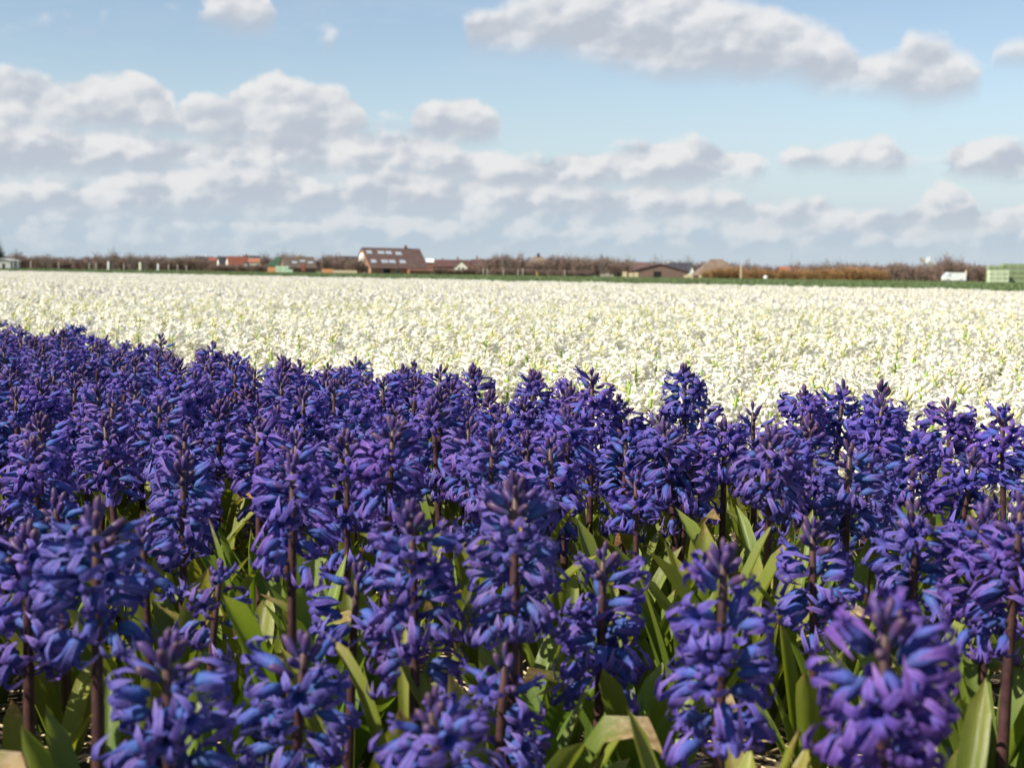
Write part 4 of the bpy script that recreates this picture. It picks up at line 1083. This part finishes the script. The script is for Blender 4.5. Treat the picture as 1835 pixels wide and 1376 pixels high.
def trunk_md(seed):
    g_ = random.Random(seed); md = MD()
    for k in range(5):
        a_ = g_.uniform(0, 6.28); tp = Vector((.25 * math.cos(a_), .2 * math.sin(a_), g_.uniform(.5, .75))); b0 = len(md.v)
        for f in (0, .5, 1):
            r_ = .018 * (1 - .7 * f)
            for i in range(5): md.vert((tp.x * f * f + .02 * math.cos(a_) + r_ * math.cos(i * 1.257), tp.y * f * f + r_ * math.sin(i * 1.257), tp.z * f))
        for kk in (0, 5):
            for i in range(5): md.face(b0 + kk + i, b0 + kk + (i + 1) % 5, b0 + kk + 5 + (i + 1) % 5, b0 + kk + 5 + i)
    return md
CROWN = {}
for mk in ('twig_brown', 'twig_purple', 'twig_orange', 'twig_grey', 'evergreen'):
    CROWN[mk] = [to_mesh(twig_crown(700 + i, {'twig_grey': 420, 'evergreen': 1100}.get(mk, 1300), .55, .010), 'crown_mesh', [mk], False, False) for i in range(5)]
TRUNK = [to_mesh(trunk_md(800 + i), 'trunk_mesh', ['bark'], False, False) for i in range(4)]
LAB = {'twig_brown': ('bare_shrub', 'low bare brown shrub in the hedge front by the fence posts', 'shrub', 'brown shrubs of the horizon hedge'),
       'twig_purple': ('bare_shrub', 'bare purplish grey shrub in the skyline behind the houses', 'shrub', 'purplish shrubs behind the houses'),
       'twig_orange': ('bare_shrub', 'low bare shrub with orange brown twigs in the right hedge', 'shrub', 'orange shrubs of the right hedge'),
       'twig_grey': ('bare_tree', 'thin leafless grey tree standing above the hedge line', 'tree', 'leafless trees over the hedge'),
       'evergreen': ('evergreen_tree', 'dark leafy tree standing by the pale grey shed', 'tree', None)}
def shrub(x, yt, wpx, D, mk, i, lab=None, grp=None):
    top = at(x, yt, D); h_ = max(top.z, .5) * 1.24; w_ = wpx * px2m(D)
    nm, lb, ct, gr = LAB[mk]
    root = new(nm); root.location = (top.x, D, 0); root.rotation_euler = (0, 0, rg.uniform(0, 6.28))
    S = Matrix.Diagonal((w_, w_, h_, 1))
    new('trunk', TRUNK[i % 4], root, S); new('crown', CROWN[mk][rg.randrange(5)], root, S)
    if lab: tag(root, lab, ct, grp)
    else: tag(root, lb, ct, gr)
def interp(tab, x):
    for (a, b), (c_, d_) in zip(tab[:-1], tab[1:]):
        if a <= x <= c_: return b + (d_ - b) * (x - a) / (c_ - a)
    return None
FRONT = [[(-40, 463), (20, 461), (28, 455), (45, 461), (62, 465), (80, 461), (95, 464), (120, 468), (150, 465), (180, 461), (202, 455), (212, 464), (235, 460), (265, 462), (300, 466), (332, 462), (372, 464), (382, 473)],
         [(382, 475), (470, 475)], [(588, 464), (600, 461), (646, 467)], [(782, 480), (812, 484), (850, 481), (884, 464)], [(884, 462), (905, 458), (930, 462), (940, 470), (985, 468), (996, 462), (1012, 464), (1050, 466), (1080, 462), (1100, 466), (1118, 474), (1130, 477)],
         [(1575, 480), (1600, 475), (1640, 478), (1680, 477), (1692, 470), (1706, 466), (1716, 468), (1726, 476), (1765, 478), (1775, 480)]]
n_ = 0
HEDGE = ('bare brown shrub in the hedge between the grey shed and twin gables', 'bare brown shrub in front of the red roofed houses', 'bare brown shrub just left of the big barn',
         'bare brown shrub in front of the maroon roofs', 'bare brown shrub of the thicket round the thatched farmhouse', 'bare brown shrub in the hedge around the white van')
for lab_i, seg in enumerate(FRONT):
    x = seg[0][0]
    while x < seg[-1][0]:
        yt = interp(seg, x) + rg.uniform(-1, 2)
        shrub(x, yt, rg.uniform(24, 36), rg.uniform(335, 395) if x < 640 or x > 860 else 350, 'twig_brown', n_, HEDGE[lab_i], 'shrubs of hedge stretch %d' % (lab_i + 1)); n_ += 1
        x += rg.uniform(6, 9)
x = 1266
while x < 1582:
    yt = interp([(1266, 487), (1285, 481), (1310, 479), (1340, 483), (1400, 485), (1470, 483), (1540, 481), (1582, 486)], x) + rg.uniform(-1, 1.5)
    shrub(x, yt, rg.uniform(22, 32), rg.uniform(285, 305), 'twig_orange', n_); n_ += 1
    x += rg.uniform(6, 9)
x = 862
while x < 1055:
    shrub(x, hor(x) - rg.uniform(6, 9), rg.uniform(20, 28), rg.uniform(285, 305), 'twig_orange' if False else 'twig_brown', n_); n_ += 1
    x += rg.uniform(8, 12)
BACK = [(-40, 464), (350, 462), (480, 463), (505, 456), (520, 459), (560, 464), (600, 459), (650, 464), (760, 474), (880, 466), (1000, 464), (1120, 470), (1200, 470), (1330, 472), (1400, 479), (1480, 475), (1510, 473), (1560, 474), (1620, 476), (1700, 476), (1860, 480)]
x = -40
while x < 1860:
    shrub(x, interp(BACK, x) + rg.uniform(-1, 3), rg.uniform(26, 44), rg.uniform(760, 860), 'twig_purple', n_); n_ += 1
    x += rg.uniform(10, 15)
for (x, yt, wpx, D) in ((28, 449, 14, 330), (81, 457, 20, 330), (200, 447, 14, 330), (512, 451, 22, 480), (585, 454, 18, 480), (908, 453, 18, 330), (1080, 459, 16, 330), (1130, 464, 18, 480), (1178, 461, 18, 480),
                        (1232, 463, 30, 470), (1340, 466, 22, 480), (1425, 466, 26, 480), (1488, 468, 30, 480), (1512, 468, 30, 480), (1545, 470, 24, 480), (1610, 469, 24, 480), (238, 456, 20, 330), (262, 459, 18, 330)):
    shrub(x, yt, wpx, D, 'twig_grey', n_); n_ += 1
shrub(1703, 463, 34, 330, 'twig_brown', n_, 'tall dense brown bush rising behind the white van')
shrub(1, 441, 17, 310, 'evergreen', n_, LAB['evergreen'][1])
